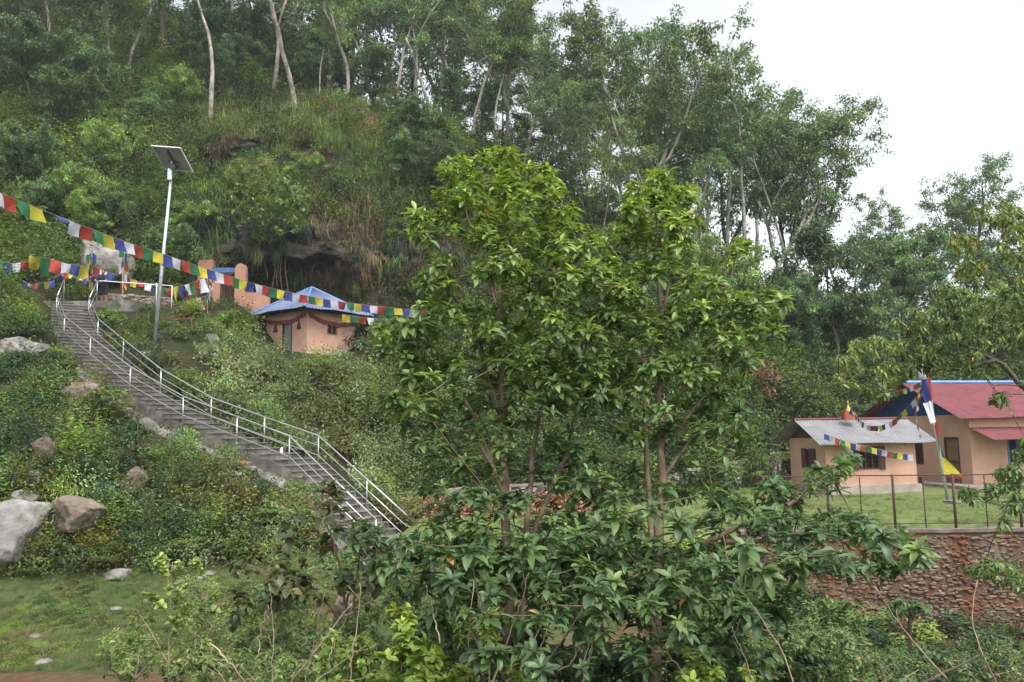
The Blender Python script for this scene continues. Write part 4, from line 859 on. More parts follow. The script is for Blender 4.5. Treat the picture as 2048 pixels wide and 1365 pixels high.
hip = {-1: W(-.10, .18, .86), 1: W(.09, .16, .86)}; knee = {-1: W(-.10, .12, .46), 1: W(.13, .10, .46)}; ank = {-1: W(-.08, .16, .08), 1: W(.14, .12, .08)}
for s_ in (-1, 1):
    capsule(body, hip[s_], knee[s_], .082, .055); capsule(body, knee[s_], ank[s_] + (0, 0, .22), .053, .052); capsule(body, ank[s_] + (0, 0, .22), ank[s_], .050, .036); capsule(body, ank[s_] + (0, .02, -.03), ank[s_] + (.01 * s_, -.16, -.045), .038, .030)
    capsule(shorts, hip[s_] + (0, 0, .03), knee[s_] + (0, .005, .04), .105, .092)
pel = W(0, .17, .92); ch = W(-.03, .04, 1.24); nk = W(-.01, -.01, 1.40); hd = W(.05, -.05, 1.535)
capsule(body, pel, ch, .125, .13); ellip(body, ch + (0, 0, .04), (.19, .11, .13)); capsule(body, nk + (0, 0, -.04), hd + (-.01, .01, -.06), .055, .05)
ellip(body, hd, (.076, .095, .108)); ellip(body, hd + (.012, -.045, -.045), (.056, .06, .062)); capsule(body, hd + (.008, -.085, .01), hd + (.012, -.112, -.025), .010, .015, 8)
for s_ in (-1, 1): ellip(body, hd + (s_ * .078, .005, -.01), (.012, .02, .03)); ellip(body, hd + (.01 + s_ * .012, -.092, -.062), (.016, .008, .007))
capsule(shirt, pel + (0, 0, .02), ch, .145, .155); ellip(shirt, ch + (0, 0, .04), (.215, .135, .15)); capsule(shorts, pel + (0, 0, -.05), pel + (0, -.01, .06), .142, .14)
for s_ in (-1, 1):
    sh = ch + (s_ * .19, 0, .09); el = W(-.03 + s_ * .27, -.12, 1.08); wr = W(-.02 + s_ * .05, -.17, 1.035)
    capsule(body, sh, el, .048, .040); capsule(body, el, wr, .040, .027); capsule(shirt, sh, sh + (el - sh) * .62, .072, .064)
    hd_ = nrm(wr - el); pc_ = wr + hd_ * .05; capsule(body, wr, pc_ + hd_ * .02, .026, .030, 8); up = np.array([0, -.3, 1.0]); up = nrm(up - hd_ * (up @ hd_)); sd = np.cross(hd_, up)
    for fi, (of, ln) in enumerate(((-.026, .062), (-.009, .072), (.009, .067), (.025, .052))):
        a_ = pc_ + hd_ * .045 + sd * of; m_ = a_ + hd_ * ln * .55 - up * .008; capsule(body, a_ - hd_ * .02, m_, .0095, .009, 6); capsule(body, m_, m_ + hd_ * ln * .25 - up * ln * .45, .009, .0075, 6)
    a_ = pc_ + sd * -.028; capsule(body, a_ - hd_ * .02, a_ + hd_ * .03 - sd * .02, .012, .010, 6); capsule(body, a_ + hd_ * .03 - sd * .02, a_ + hd_ * .055 - sd * .018 - up * .015, .010, .009, 6)
v, f = ICO2; hv = v * np.array([.088, .108, .114]); hv[:, 2] = np.where(hv[:, 1] < -.03, np.maximum(hv[:, 2], .040), np.maximum(hv[:, 2], -.055)); hair.add(hv + hd + (0, .012, .018), T=f)
M_SKIN = noise_mat('skin', [(.3, (.24, .12, .075)), (.7, (.32, .17, .11))], scale=6, rough=.55, bump=.05)
bo = body.build('body', M_SKIN, per, True); remesh(bo, .0075)
so = shirt.build('tshirt', noise_mat('navy_cotton', [(.3, (.012, .016, .045)), (.7, (.022, .028, .07))], scale=5, rough=.9, bump=.3), per, True); remesh(so, .015, 4)
ho = shorts.build('shorts', noise_mat('dark_shorts', [(.3, (.010, .011, .016)), (.7, (.02, .02, .03))], scale=5, rough=.9, bump=.3), per, True); remesh(ho, .015, 3)
ha = hair.build('hair', flat_mat('black_hair', (.008, .007, .006), .6), per, True); remesh(ha, .01, 2)
M_EYE = flat_mat('dark_eye', (.01, .008, .006), .2)
for s_ in (-1, 1):
    ey = MB(); ellip(ey, hd + (.010 + s_ * .028, -.088, .005), (.010, .007, .006)); ey.build('eye', M_EYE, per, True)
    sd_ = MB(); sd_.box(ank[s_] + (.005 * s_, -.07, -.083), (.095, .27, .018)); sd_.tube([ank[s_] + (-.045, -.10, -.075), ank[s_] + (0, -.11, -.008), ank[s_] + (.045, -.10, -.075)], .008, 6); sd_.build('sandal', M_EYE, per)
# ================================================================== vegetation
def copy_tree(o, parent=None):
    c = o.copy(); COL.objects.link(c)
    if parent is not None: c.parent = parent
    for ch in list(o.children): copy_tree(ch, c)
    return c
def rdir(n, rg): return nrm(rg.normal(size=(n, 3)))
def add_leaves(mb, C, D, U, L, Wd, tint, shape=.45):
    """small leaves: one folded quad each. C centres, D axis, U up side, L length, Wd width"""
    n = len(C); D = nrm(D); S = nrm(np.cross(D, U)); U2 = np.cross(S, D); L = np.broadcast_to(L, (n,))[:, None]; Wd = np.broadcast_to(Wd, (n,))[:, None]
    mid = C + D * L * shape
    V = np.stack([C, mid + S * Wd / 2 + U2 * Wd * .15, C + D * L - U2 * L * .12, mid - S * Wd / 2 + U2 * Wd * .15], 1)
    Q = np.arange(n * 4).reshape(n, 4); mb.add(V.reshape(-1, 3), Q, tint=np.repeat(np.broadcast_to(tint, (n, 3)), 4, 0))
PT = np.array([0, .22, .5, .78, 1.0]); PW = np.array([.06, .72, 1.0, .66, 0.0])
def add_big_leaves(mb, C, D, U, L, Wd, tint, droop=.25, fold=.22):
    """broad curved leaves with a midrib fold"""
    n = len(C); D = nrm(D); S = nrm(np.cross(D, U)); U2 = np.cross(S, D); L = np.broadcast_to(L, (n,)); Wd = np.broadcast_to(Wd, (n,)); droop = np.broadcast_to(droop, (n,))
    k = len(PT); V = np.zeros((n, k, 3, 3))
    for j, (t, w) in enumerate(zip(PT, PW)):
        m_ = C + D * (L * t)[:, None] * (1 - .15 * t * t) - U2 * (L * droop * t * t)[:, None]
        e_ = U2 * (Wd * w * fold)[:, None]; s_ = S * (Wd * w / 2)[:, None]
        V[:, j, 0] = m_ - s_ + e_; V[:, j, 1] = m_; V[:, j, 2] = m_ + s_ + e_
    q = []
    for j in range(k - 1):
        a = j * 3; q += [[a, a + 1, a + 4, a + 3], [a + 1, a + 2, a + 5, a + 4]]
    Q = (np.arange(n)[:, None, None] * (3 * k) + np.array(q)[None]).reshape(-1, 4)
    mb.add(V.reshape(-1, 3), Q, tint=np.repeat(np.broadcast_to(tint, (n, 3)), 3 * k, 0))

# ------------------------------------------------------------------ ground cover templates (leaves of one clump)
def clump(kind, rg):
    """returns arrays C, D, U, L, W, tintjitter for a clump of unit radius"""
    if kind == 'mound':
        n = 130; d = rdir(n, rg); d[:, 2] = np.abs(d[:, 2]) * .9 - .05; d = nrm(d)
        lump = .75 + .5 * fbm(d[:, 0] * 2 + rg.random() * 50, d[:, 1] * 2 + 9, d[:, 2] * 2, o=3); r = lump * rg.uniform(.55, 1.0, n) ** .5
        C = d * r[:, None] * np.array([1, 1, .85]); D = nrm(d * .5 + rdir(n, rg) * .8 + (0, 0, .1)); U = nrm(d * .5 + (0, 0, 1.0) + rdir(n, rg) * .35)
        return C, D, U, rg.uniform(.7, 1.25, n), .55
    if kind == 'bush':
        C, D = [], []
        for _ in range(8):
            a = rg.uniform(0, 6.28); c0 = np.array([math.cos(a) * rg.uniform(.1, .75), math.sin(a) * rg.uniform(.1, .75), rg.uniform(.25, 1.0)]); r_ = rg.uniform(.28, .5); m = 60
            d = rdir(m, rg); C.append(c0 + d * r_ * rg.uniform(.6, 1, (m, 1))); D.append(d * .5 + rdir(m, rg) * .9)
        C, D = np.vstack(C), nrm(np.vstack(D)); return C, D, nrm(rdir(len(C), rg) * .45 + (0, 0, 1.0)), rg.uniform(.7, 1.25, len(C)), .5
    if kind == 'stems':
        C, D, U = [], [], []
        for _ in range(9):
            b_ = rg.uniform(-.5, .5, 2); l = rg.normal(size=2) * .28; h_ = rg.uniform(.7, 1.5)
            for q_ in range(15):
                t = .25 + .75 * q_ / 14; a = q_ * 2.4; C.append((b_[0] + l[0] * t, b_[1] + l[1] * t, h_ * t)); D.append((math.cos(a), math.sin(a), .25)); U.append((0, 0, 1))
        C, D, U = map(np.array, (C, D, U)); n = len(C); return C, nrm(D + rdir(n, rg) * .3), nrm(U + rdir(n, rg) * .25), rg.uniform(.8, 1.4, n), .5
    if kind == 'fern':
        C, D, U = [], [], []
        for f_ in range(11):
            a = rg.uniform(0, 6.28); ln = rg.uniform(.8, 1.3)
            for q_ in range(9):
                t = (q_ + .5) / 9; x = ln * t; z = .75 * ln * t * (1 - t * .75) * 1.6; p = np.array([math.cos(a) * x, math.sin(a) * x, z])
                for s_ in (-1, 1): C.append(p); D.append((math.cos(a) * .5 - s_ * math.sin(a) * .8, math.sin(a) * .5 + s_ * math.cos(a) * .8, -.15)); U.append((0, 0, 1))
        C, D, U = map(np.array, (C, D, U)); n = len(C); return C, D + rdir(n, rg) * .1, U, rg.uniform(.9, 1.3, n) * 1.3, .28
    if kind == 'grass':
        n = 70; a = rg.uniform(0, 6.28, n); D = np.stack([np.cos(a) * .55, np.sin(a) * .55, np.ones(n)], 1) + rdir(n, rg) * .25; C = np.stack([rg.normal(size=n) * .35, rg.normal(size=n) * .35, np.zeros(n)], 1)
        return C, nrm(D), nrm(np.stack([np.cos(a), np.sin(a), np.full(n, .3)], 1)), rg.uniform(4, 9, n), .03
    if kind == 'hang':
        n = 80; a = rg.uniform(0, 6.28, n); D = np.stack([np.cos(a) * .35, np.sin(a) * .35 - .4, -np.ones(n)], 1) + rdir(n, rg) * .2; C = np.stack([rg.normal(size=n) * .6, rg.normal(size=n) * .3, rg.normal(size=n) * .3], 1)
        return C, nrm(D), nrm(np.stack([np.cos(a), np.sin(a) - 1, np.full(n, .3)], 1)), rg.uniform(4, 9, n), .035
RG = np.random.default_rng(11)
TPL = {k_: [clump(k_, RG) for _ in range(10)] for k_ in ('mound', 'bush', 'stems', 'fern', 'grass', 'hang')}
def cover(mb, pts, kind, rad_, leaf, col, jit=.3, tilt=None, cj=.38):
    """puts a clump at each point; rad_ clump radius (array), leaf length (array), col (n,3)"""
    n = len(pts); rad_ = np.broadcast_to(rad_, (n,)); leaf = np.broadcast_to(leaf, (n,)); col = np.broadcast_to(col, (n, 3))
    for i in range(n):
        C, D, U, L, w = TPL[kind][RG.integers(10)]; a = RG.uniform(0, 6.28); c, s = math.cos(a), math.sin(a); R = np.array([[c, -s, 0], [s, c, 0], [0, 0, 1]]); sc = rad_[i] * min(2.2, math.exp(RG.normal() * .42))
        CC = (C @ R.T) * sc * np.array([1, 1, RG.uniform(.8, 1.3)]) + pts[i]
        t = col[i] * (1 + RG.uniform(-cj, cj)) * np.exp(RG.normal(size=3) * .08)
        add_leaves(mb, CC, D @ R.T, U @ R.T, L * leaf[i], L * leaf[i] * w if w > .1 else leaf[i] * .22, t)

GREENS = {'mid': (.092, .155, .036), 'olive': (.115, .13, .038), 'blue': (.052, .10, .042), 'sage': (.21, .27, .11), 'lime': (.19, .28, .05), 'dark': (.028, .05, .018), 'straw': (.24, .17, .09), 'brown': (.10, .065, .035), 'moss': (.12, .13, .02)}
def sample_px(n, x0, x1, y0, y1, ymax=100):
    out = []
    px = RG.uniform(x0, x1, n); py = RG.uniform(y0, y1, n)
    for a, b_ in zip(px, py):
        q = hit(a, b_, 3.5, ymax)
        if q is not None: out.append(q)
    return np.array(out) if out else np.zeros((0, 3))
# image-even sample of the whole visible slope
t_ = np.arange(4, 118, .2)
def fast_hits(n, x0, x1, y0, y1):
    px = RG.uniform(x0, x1, n); py = RG.uniform(y0, y1, n); d = np.stack([(px - 1024) / F, (682.5 - py) / F, -np.ones(n)], 1) @ R3.T
    alive = np.ones(n, bool); res = np.full((n, 3), np.nan)
    for t in t_:
        idx = np.nonzero(alive)[0]
        if not len(idx): break
        Q = d[idx] / d[idx, 1:2] * t; b_ = Q[:, 2] < hz(Q[:, 0], Q[:, 1]); res[idx[b_]] = Q[b_]; alive[idx[b_]] = False
    return res[~np.isnan(res[:, 0])]
H = fast_hits(19000, -260, 2300, -150, 1420)
px_, py_, dep_ = projA(H); dist = H[:, 1]
sdist = stair_dist(H[:, 0], H[:, 1])
def near_box(c, r): return np.hypot(H[:, 0] - c[0], H[:, 1] - c[1]) < r
hutc = F3(S3 / 2, S3 / 2, 0); bad = near_box(hutc, 3.0) | near_box(F3(-.2, -.8, 0), 2.4) | lawn_mask(H[:, 0], H[:, 1]) | (sdist < 1.25 + .02 * 0)
xl = (H[:, 0] > -3.5) & (H[:, 0] < 44) & (np.abs(H[:, 1] - np.interp(H[:, 0], WALLF[:, 0], WALLF[:, 1])) < .35); bad |= xl
bad |= (sdist < 1.9) & (H[:, 1] < 36) & (RG.random(len(H)) < .55)
bad |= (px_ > 2) & (np.hypot(px_ - 25, py_ - 1065) < 75) | ((np.hypot(px_ - 155, py_ - 1030) < 42)) | (np.hypot((px_ - 165), (py_ - 785)) < 26) | (np.hypot(px_ - 25, (py_ - 705) * 2) < 50) | (np.hypot(px_ - 212, py_ - 515) < 40)
bad |= (px_ > 290) & (px_ < 326) & (py_ > 655) & (py_ < 700); bad |= (px_ > 265) & (px_ < 430) & (py_ > 700) & (py_ < 742) & (RG.random(len(H)) < .9); bad |= (px_ > 160) & (px_ < 350) & (py_ > 575) & (py_ < 640) & (RG.random(len(H)) < .85); bad |= (px_ > 500) & (px_ < 730) & (py_ > 680) & (py_ < 735) & (RG.random(len(H)) < .8); bad |= (px_ > 420) & (px_ < 560) & (py_ > 590) & (py_ < 640) & (RG.random(len(H)) < .8)
bad |= (px_ > 340) & (px_ < 450) & (py_ > 560) & (py_ < 665) & (RG.random(len(H)) < .75)
meadow_pt = (H[:, 1] < 24.5) & (H[:, 0] < 3.5) & (H[:, 2] < -3.35)
pathway = (px_ > 195) & (px_ < 345) & (py_ > 588) & (py_ < 618)
nz3 = fbm(H[:, 0] / 1.9, (H[:, 1] + H[:, 2]) / 1.9, o=3, s=77); bad |= (nz3 < .41) & (H[:, 1] > 22) & (H[:, 1] < 37) & (py_ > 250)
ok = ~bad & ~meadow_pt & ~pathway
z = np.where
def pick(mask, frac=1.0): m_ = ok & mask & (RG.random(len(H)) < frac); return m_
bankR = (px_ > 350) & (px_ < 820) & (py_ > 700) & (H[:, 1] > 26) & (H[:, 1] < 40)
bankL = (px_ < 760) & (py_ > 640) & ~bankR & (H[:, 1] < 32)
gully = (H[:, 1] < 22.3) & (H[:, 0] > -3)
up = ~bankR & ~bankL & ~gully
cliffz = up & (px_ > 380) & (px_ < 960) & (py_ > 400) & (py_ < 660) & (H[:, 1] > 43)
grassy = up & (px_ > 400) & (px_ < 900) & (py_ > 190) & (py_ < 420)
terr = up & (py_ > 590) & (py_ < 740) & (H[:, 1] < 43) & (px_ < 780)
rest = up & ~cliffz & ~grassy & ~terr
nz = fbm(H[:, 0] / 3.5, H[:, 1] / 3.5, o=3, s=21); nz2 = fbm(H[:, 0] / 1.6, H[:, 1] / 1.6, o=2, s=33)
def pal(names, k): P_ = np.array([GREENS[a] for a in names]); v_ = np.clip(k * 2.2 - .6, 0, .999) * len(names); return P_[v_.astype(int)]
def put(name, label, cat, jobs):
    mb = MB()
    for args in jobs: cover(mb, *args)
    o = mb.build(name, M_LEAF); o['kind'] = 'stuff'; tag(o, label, cat); return o
def sc(m_, base): return base * 1.5 * np.clip(dist[m_] / 27, .45, 2.6) ** .75
def lf(m_, base): return base * 1.55 * np.clip(dist[m_] / 27, .7, 3) ** .6
jobs = []
m_ = pick(bankR, .8); jobs.append((H[m_], 'mound', sc(m_, .42), lf(m_, .085), pal(['olive', 'sage', 'sage', 'mid', 'sage', 'olive'], nz[m_])))
m_ = pick(bankR & (nz2 > .5), .3); jobs.append((H[m_], 'stems', sc(m_, .5), lf(m_, .09), pal(['mid', 'sage', 'lime'], nz2[m_])))
m_ = pick(bankR, .14); jobs.append((H[m_], 'bush', sc(m_, .42), lf(m_, .06), pal(['sage', 'lime', 'olive', 'sage', 'mid', 'sage'], RG.random(m_.sum()))))
put('bank_undergrowth', 'pale sage green leafy weeds covering the bank behind the stairs', 'undergrowth', jobs)
jobs = []
m_ = pick(bankL, .75); jobs.append((H[m_], 'mound', sc(m_, .36), lf(m_, .075), pal(['blue', 'mid', 'moss', 'mid', 'sage', 'olive'], nz[m_])))
m_ = pick(bankL & (nz2 > .48), .22); jobs.append((H[m_], 'stems', sc(m_, .42), lf(m_, .09), pal(['mid', 'lime', 'blue'], nz2[m_])))
m_ = pick(bankL, .08); jobs.append((H[m_], 'fern', sc(m_, .4), lf(m_, .07), pal(['mid', 'moss'], nz2[m_])))
m_ = pick(bankL, .14); jobs.append((H[m_], 'bush', sc(m_, .40), lf(m_, .06), pal(['blue', 'lime', 'mid', 'sage', 'mid', 'moss'], RG.random(m_.sum()))))
put('bank_undergrowth', 'dense dark green weeds and moss on the stony bank left of the stairs', 'undergrowth', jobs)
jobs = []
m_ = pick(terr, .9); jobs.append((H[m_], 'mound', sc(m_, .22), lf(m_, .075), pal(['mid', 'olive', 'lime', 'mid'], nz[m_])))
m_ = pick(terr, .35); jobs.append((H[m_], 'stems', sc(m_, .3), lf(m_, .08), pal(['lime', 'mid'], nz2[m_])))
m_ = pick(terr, .5); jobs.append((H[m_], 'grass', sc(m_, .3), lf(m_, .05), pal(['lime', 'olive'], nz2[m_])))
put('terrace_weeds', 'low weeds and grass on the terrace around the hut and the lamp', 'weeds', jobs)
jobs = []
m_ = pick(cliffz, .5); jobs.append((H[m_], 'mound', sc(m_, .32), lf(m_, .07), pal(['dark', 'olive', 'brown', 'mid', 'olive'], nz[m_])))
m_ = pick(cliffz & (py_ < 560), .5); jobs.append((H[m_] + (0, -.3, .2), 'hang', sc(m_, .4), lf(m_, .08), np.where(((px_[m_] > 610) & (px_[m_] < 770))[:, None], pal(['brown', 'straw', 'olive', 'straw'], nz2[m_]), pal(['olive', 'mid', 'dark', 'brown'], nz2[m_]))))
m_ = pick(cliffz & (py_ < 500), .18); jobs.append((H[m_], 'bush', sc(m_, .5), lf(m_, .08), pal(['dark', 'lime', 'olive', 'sage', 'mid'], RG.random(m_.sum()))))
put('cliff_vegetation', 'dry brown grass and green creepers hanging over the rock face above the hut', 'creepers', jobs)
jobs = []
m_ = pick(grassy, .9); jobs.append((H[m_], 'grass', sc(m_, .35), lf(m_, .055), pal(['mid', 'moss', 'lime', 'olive', 'mid', 'brown'], nz[m_])))
m_ = pick(grassy, .55); jobs.append((H[m_], 'mound', sc(m_, .30), lf(m_, .07), pal(['olive', 'mid', 'mid', 'brown', 'mid'], nz2[m_])))
m_ = pick(grassy, .16); jobs.append((H[m_], 'bush', sc(m_, .45), lf(m_, .08), pal(['dark', 'lime', 'olive', 'sage', 'mid'], RG.random(m_.sum()))))
m_ = pick(grassy & (py_ > 225) & (py_ < 300) & (px_ < 680), 1.0); jobs.append((H[m_] + (0, 0, .1), 'grass', sc(m_, .40), lf(m_, .06), pal(['lime', 'moss', 'lime', 'sage'], nz2[m_])))
put('slope_grass', 'rough olive and brown grass on the upper slope below the tall trees', 'grass', jobs)
jobs = []
m_ = pick(rest, .8); jobs.append((H[m_], 'mound', sc(m_, .42), lf(m_, .085), pal(['dark', 'mid', 'olive', 'mid', 'blue', 'olive'], nz[m_])))
m_ = pick(rest, .16); jobs.append((H[m_], 'bush', sc(m_, .55), lf(m_, .09), pal(['dark', 'lime', 'olive', 'blue', 'mid', 'sage', 'mid'], RG.random(m_.sum()))))
m_ = pick(rest, .25); jobs.append((H[m_], 'stems', sc(m_, .5), lf(m_, .10), pal(['mid', 'lime', 'blue'], nz2[m_])))
m_ = pick(rest, .12); jobs.append((H[m_], 'fern', sc(m_, .6), lf(m_, .10), pal(['mid', 'olive'], nz2[m_])))
put('hillside_undergrowth', 'mixed green shrubs and ferns covering the rest of the hillside', 'undergrowth', jobs)
jobs = []
m_ = pick(gully & (H[:, 1] > 5), .9); jobs.append((H[m_], 'mound', sc(m_, .26), lf(m_, .085), pal(['dark', 'mid', 'blue', 'mid', 'brown'], nz[m_])))
m_ = pick(gully & (H[:, 1] > 5), .4); jobs.append((H[m_], 'stems', sc(m_, .30), lf(m_, .10), pal(['mid', 'blue', 'lime'], nz2[m_])))
m_ = pick(gully & (H[:, 1] > 5), .12); jobs.append((H[m_], 'fern', sc(m_, .5), lf(m_, .07), pal(['mid', 'olive'], nz2[m_])))
put('gully_undergrowth', 'tangled dark undergrowth in the hollow below the stained wall and the leafy trees', 'undergrowth', jobs)
mb = MB()
for p in CLIFFS:
    k_ = RG.integers(0, len(p), int(900)); q = p[k_]; x_, y_, d_ = projA(q); nn_ = fbm(q[:, 0] / 1.3, q[:, 2] / 1.3, o=2, s=4); zc = (q[:, 2] - p[:, 2].min()) / np.ptp(p[:, 2])
    s_ = q[(q[:, 1] < p[:, 1].mean() + .6) & (nn_ + zc * .55 > .74)]; k2 = RG.random(len(s_)) < .45
    cover(mb, s_[k2], 'mound', .34, .16, pal(['dark', 'olive', 'brown', 'mid', 'olive'], fbm(s_[k2][:, 0], s_[k2][:, 2], s=4))); cover(mb, s_[~k2] + (0, -.2, 0), 'hang', .42, .12, np.where((np.abs(projA(s_[~k2])[0] - 690) < 70)[:, None], pal(['brown', 'straw', 'olive', 'straw'], fbm(s_[~k2][:, 0], s_[~k2][:, 2], s=7)), pal(['olive', 'mid', 'dark', 'brown'], fbm(s_[~k2][:, 0], s_[~k2][:, 2], s=7))))
o = mb.build('cliff_creepers', M_LEAF); o['kind'] = 'stuff'; tag(o, 'creepers and dead grass rooted directly on the dark rock faces around the cave', 'creepers')
# meadow grass: short blades and low weeds
mm = (~bad) & meadow_pt
Hm = np.vstack([H[mm], fast_hits(2600, -200, 900, 1120, 1400)]); Hm = Hm[(Hm[:, 2] < -3.3) & (Hm[:, 0] < 2.5)]
Hm = Hm[np.hypot((Hm[:, 0] + 7.6) / 2.2, (Hm[:, 1] - 13.0) / .95) > 1.0]; nn_ = fbm(Hm[:, 0] / 1.5, Hm[:, 1] / 1.5, s=5); mb = MB()
cover(mb, Hm, 'grass', .13, .016, pal(['mid', 'olive', 'lime', 'olive'], nn_))
s_ = Hm[nn_ > .55]; cover(mb, s_, 'mound', .09, .04, pal(['mid', 'olive'], fbm(s_[:, 0], s_[:, 1], s=2)))
o = mb.build('meadow_grass', M_LEAF); o['kind'] = 'stuff'; tag(o, 'short grass and low weeds growing over the meadow at the lower left', 'grass')
LX = RG.uniform(-3, 20, 6000); LY = RG.uniform(22.6, 40, 6000); m_ = lawn_mask(LX, LY - .0) & ~((LX > 13) & (LY > 34)); mb = MB(); LP = np.stack([LX[m_], LY[m_], np.full(m_.sum(), LAWN)], 1)
cover(mb, LP, 'grass', .16, .013, pal(['sage', 'lime', 'sage', 'olive'], fbm(LP[:, 0] / 2, LP[:, 1] / 2, s=8)))
o = mb.build('lawn_grass', M_LEAF); o['kind'] = 'stuff'; tag(o, 'short pale grass blades on the fenced lawn', 'grass')
# leaf litter heap
mb = MB(); n = 5200; s = RG.uniform(0, 1, n); x = -4.6 + s * 7.3 + RG.normal(size=n) * .2; yb_ = 29.3 + RG.normal(size=n) * .75; hh = np.clip(1 - ((yb_ - 29.5) / 1.7) ** 2, 0, 1) * (.35 + .55 * vnoise(x * .8, x * 0, s=3)); 
C = np.stack([x, yb_, LAWN + RG.random(n) ** .5 * hh + .02], 1); base = np.array([(.30, .13, .085), (.40, .20, .13), (.22, .10, .06), (.45, .27, .18)])[RG.integers(0, 4, n)]
add_leaves(mb, C, rdir(n, RG) * (1, 1, .5), nrm(rdir(n, RG) + (0, 0, 1)), RG.uniform(.14, .26, n), RG.uniform(.07, .12, n), base)
o = mb.build('leaf_litter', M_LEAF); o['kind'] = 'stuff'; tag(o, 'long heap of reddish brown fallen leaves in front of the low back wall', 'fallen leaves')

# ------------------------------------------------------------------ forest trees (templates, then copies)
def bez(p0, d0, L, bend, rg, n=7):
    p = [np.array(p0, float)]; d = nrm(d0)
    for i in range(n - 1): d = nrm(d + bend / n + rg.normal(size=3) * .10); p.append(p[-1] + d * L / (n - 1))
    return np.array(p), d
def make_tree(name, hgt, tr, seed, crown0=.35, fork=0, spread=.24, leaf=.235, nleaf=27, col=(.05, .085, .032), lean=.04, bark=None, nb=18, curve=.10, clus=.5, rise=.75, droop=.3, dense=1.0):
    rg = np.random.default_rng(seed); tr = tr * .8; root = thing(name, '', ''); w, lv = MB(), MB(); tips = []
    stems = []
    p, d = bez((0, 0, -.4), (rg.normal() * lean, rg.normal() * lean, 1), hgt * (.5 if fork else 1.0), np.array([rg.normal() * curve, rg.normal() * curve, .5]), rg, 12)
    w.tube(p, np.linspace(tr * 1.25, tr * (.72 if fork else .12), 12), 8); stems.append((p, tr, tr * (.72 if fork else .12), .0 if fork else crown0))
    if fork:
        for k_ in range(fork):
            a = rg.uniform(0, 6.28) if k_ == 0 else a + 6.28 / fork; j = 5 + 3 * k_ if fork > 1 else 8; j = min(j, 11)
            q, _ = bez(p[j], nrm(d + np.array([math.cos(a) * .45, math.sin(a) * .45, 0])), hgt * (1 - .5 * j / 11) * rg.uniform(.85, 1), np.array([0, 0, .7]), rg, 10)
            r0 = tr * .7; w.tube(q, np.linspace(r0, tr * .1, 10), 7); stems.append((q, r0, tr * .1, max(0, crown0 - .2)))
    for p, r0, r1, c0 in stems:
        nbr = nb if not fork else int(nb * .6); 
        if p is stems[0][0] and fork: nbr = 3; c0 = .6
        for i in range(nbr):
            t = c0 + (1 - c0) * (i + rg.random()) / nbr; t = min(t, .99); x = t * (len(p) - 1); k0 = int(x); f_ = x - k0; b0 = p[k0] * (1 - f_) + p[min(k0 + 1, len(p) - 1)] * f_
            a = i * 2.4 + rg.normal() * .5; L = hgt * spread * (1 - .62 * t) * rg.uniform(.65, 1.25) + .4
            q, dq = bez(b0, (math.cos(a), math.sin(a), rise * rg.uniform(.5, 1.3)), L, np.array([0, 0, .25]), rg, 6); rb = max(.02, r0 * .32 * (1 - .6 * t)); w.tube(q, np.linspace(rb, .012, 6), 5)
            tips.append(q[-1]); 
            for s_ in range(3 + int(L)):
                j = rg.integers(1, 6); q2, _ = bez(q[j], nrm(dq + rdir(1, rg)[0] * 1.1), L * rg.uniform(.25, .5), np.array([0, 0, .1]), rg, 4); w.tube(q2, np.linspace(rb * .45, .008, 4), 4, cap=False); tips.append(q2[-1]); tips.append(q2[2]) if rg.random() < .6 else None
        tips.append(p[-1])
    tips = np.array(tips); n = int(nleaf * len(tips) * dense); i = rg.integers(0, len(tips), n)
    C = tips[i] + rdir(n, rg) * (rg.random((n, 1)) ** .6) * clus * np.array([1, 1, .7]) * hgt / 13
    D = nrm(rdir(n, rg) + (0, 0, -droop)); U = nrm(rdir(n, rg) * .6 + (0, 0, 1))
    tj = np.exp(rg.normal(size=(len(tips), 1)) * .22)[i] * np.array(col) * 2.15; yb2 = (rg.random(len(tips)) < .18)[i]; tj = np.where(yb2[:, None], tj * np.array([1.5, 1.35, 1.0]), tj)
    L = rg.uniform(.7, 1.3, n) * leaf; add_leaves(lv, C, D, U, L, L * .48, tj)
    to = w.build('trunk', bark or M_BARKP, root, True); co = lv.build('crown', M_LEAFT, root); return root
TT = [make_tree('tall_tree', 14, .16, 101, .48, 0, .22), make_tree('tall_tree', 15, .17, 102, .5, 1, .22), make_tree('tall_tree', 13, .15, 103, .5, 2, .24, col=(.055, .09, .03)),
      make_tree('tall_tree', 16, .18, 104, .55, 0, .20, col=(.042, .078, .034)), make_tree('tall_tree', 14, .15, 105, .45, 1, .26, col=(.06, .10, .03), lean=.12), make_tree('tall_tree', 15, .20, 106, .35, 3, .26, col=(.045, .08, .035), bark=M_BARKD, nb=24),
      make_tree('tall_tree', 12, .12, 107, .58, 0, .20, col=(.06, .10, .035), nleaf=26)]
TB = [make_tree('bushy_tree', 5.0, .10, 201, .12, 2, .34, leaf=.15, nleaf=70, col=(.075, .125, .03), bark=M_BARKD, nb=16, clus=.9), make_tree('bushy_tree', 4.5, .09, 202, .10, 3, .36, leaf=.15, nleaf=55, col=(.045, .085, .03), bark=M_BARKD, nb=16, clus=.9),
      make_tree('bushy_tree', 6.0, .12, 203, .1, 1, .36, leaf=.17, nleaf=70, col=(.035, .068, .028), bark=M_BARKD, nb=26, clus=.9)]
used = set()
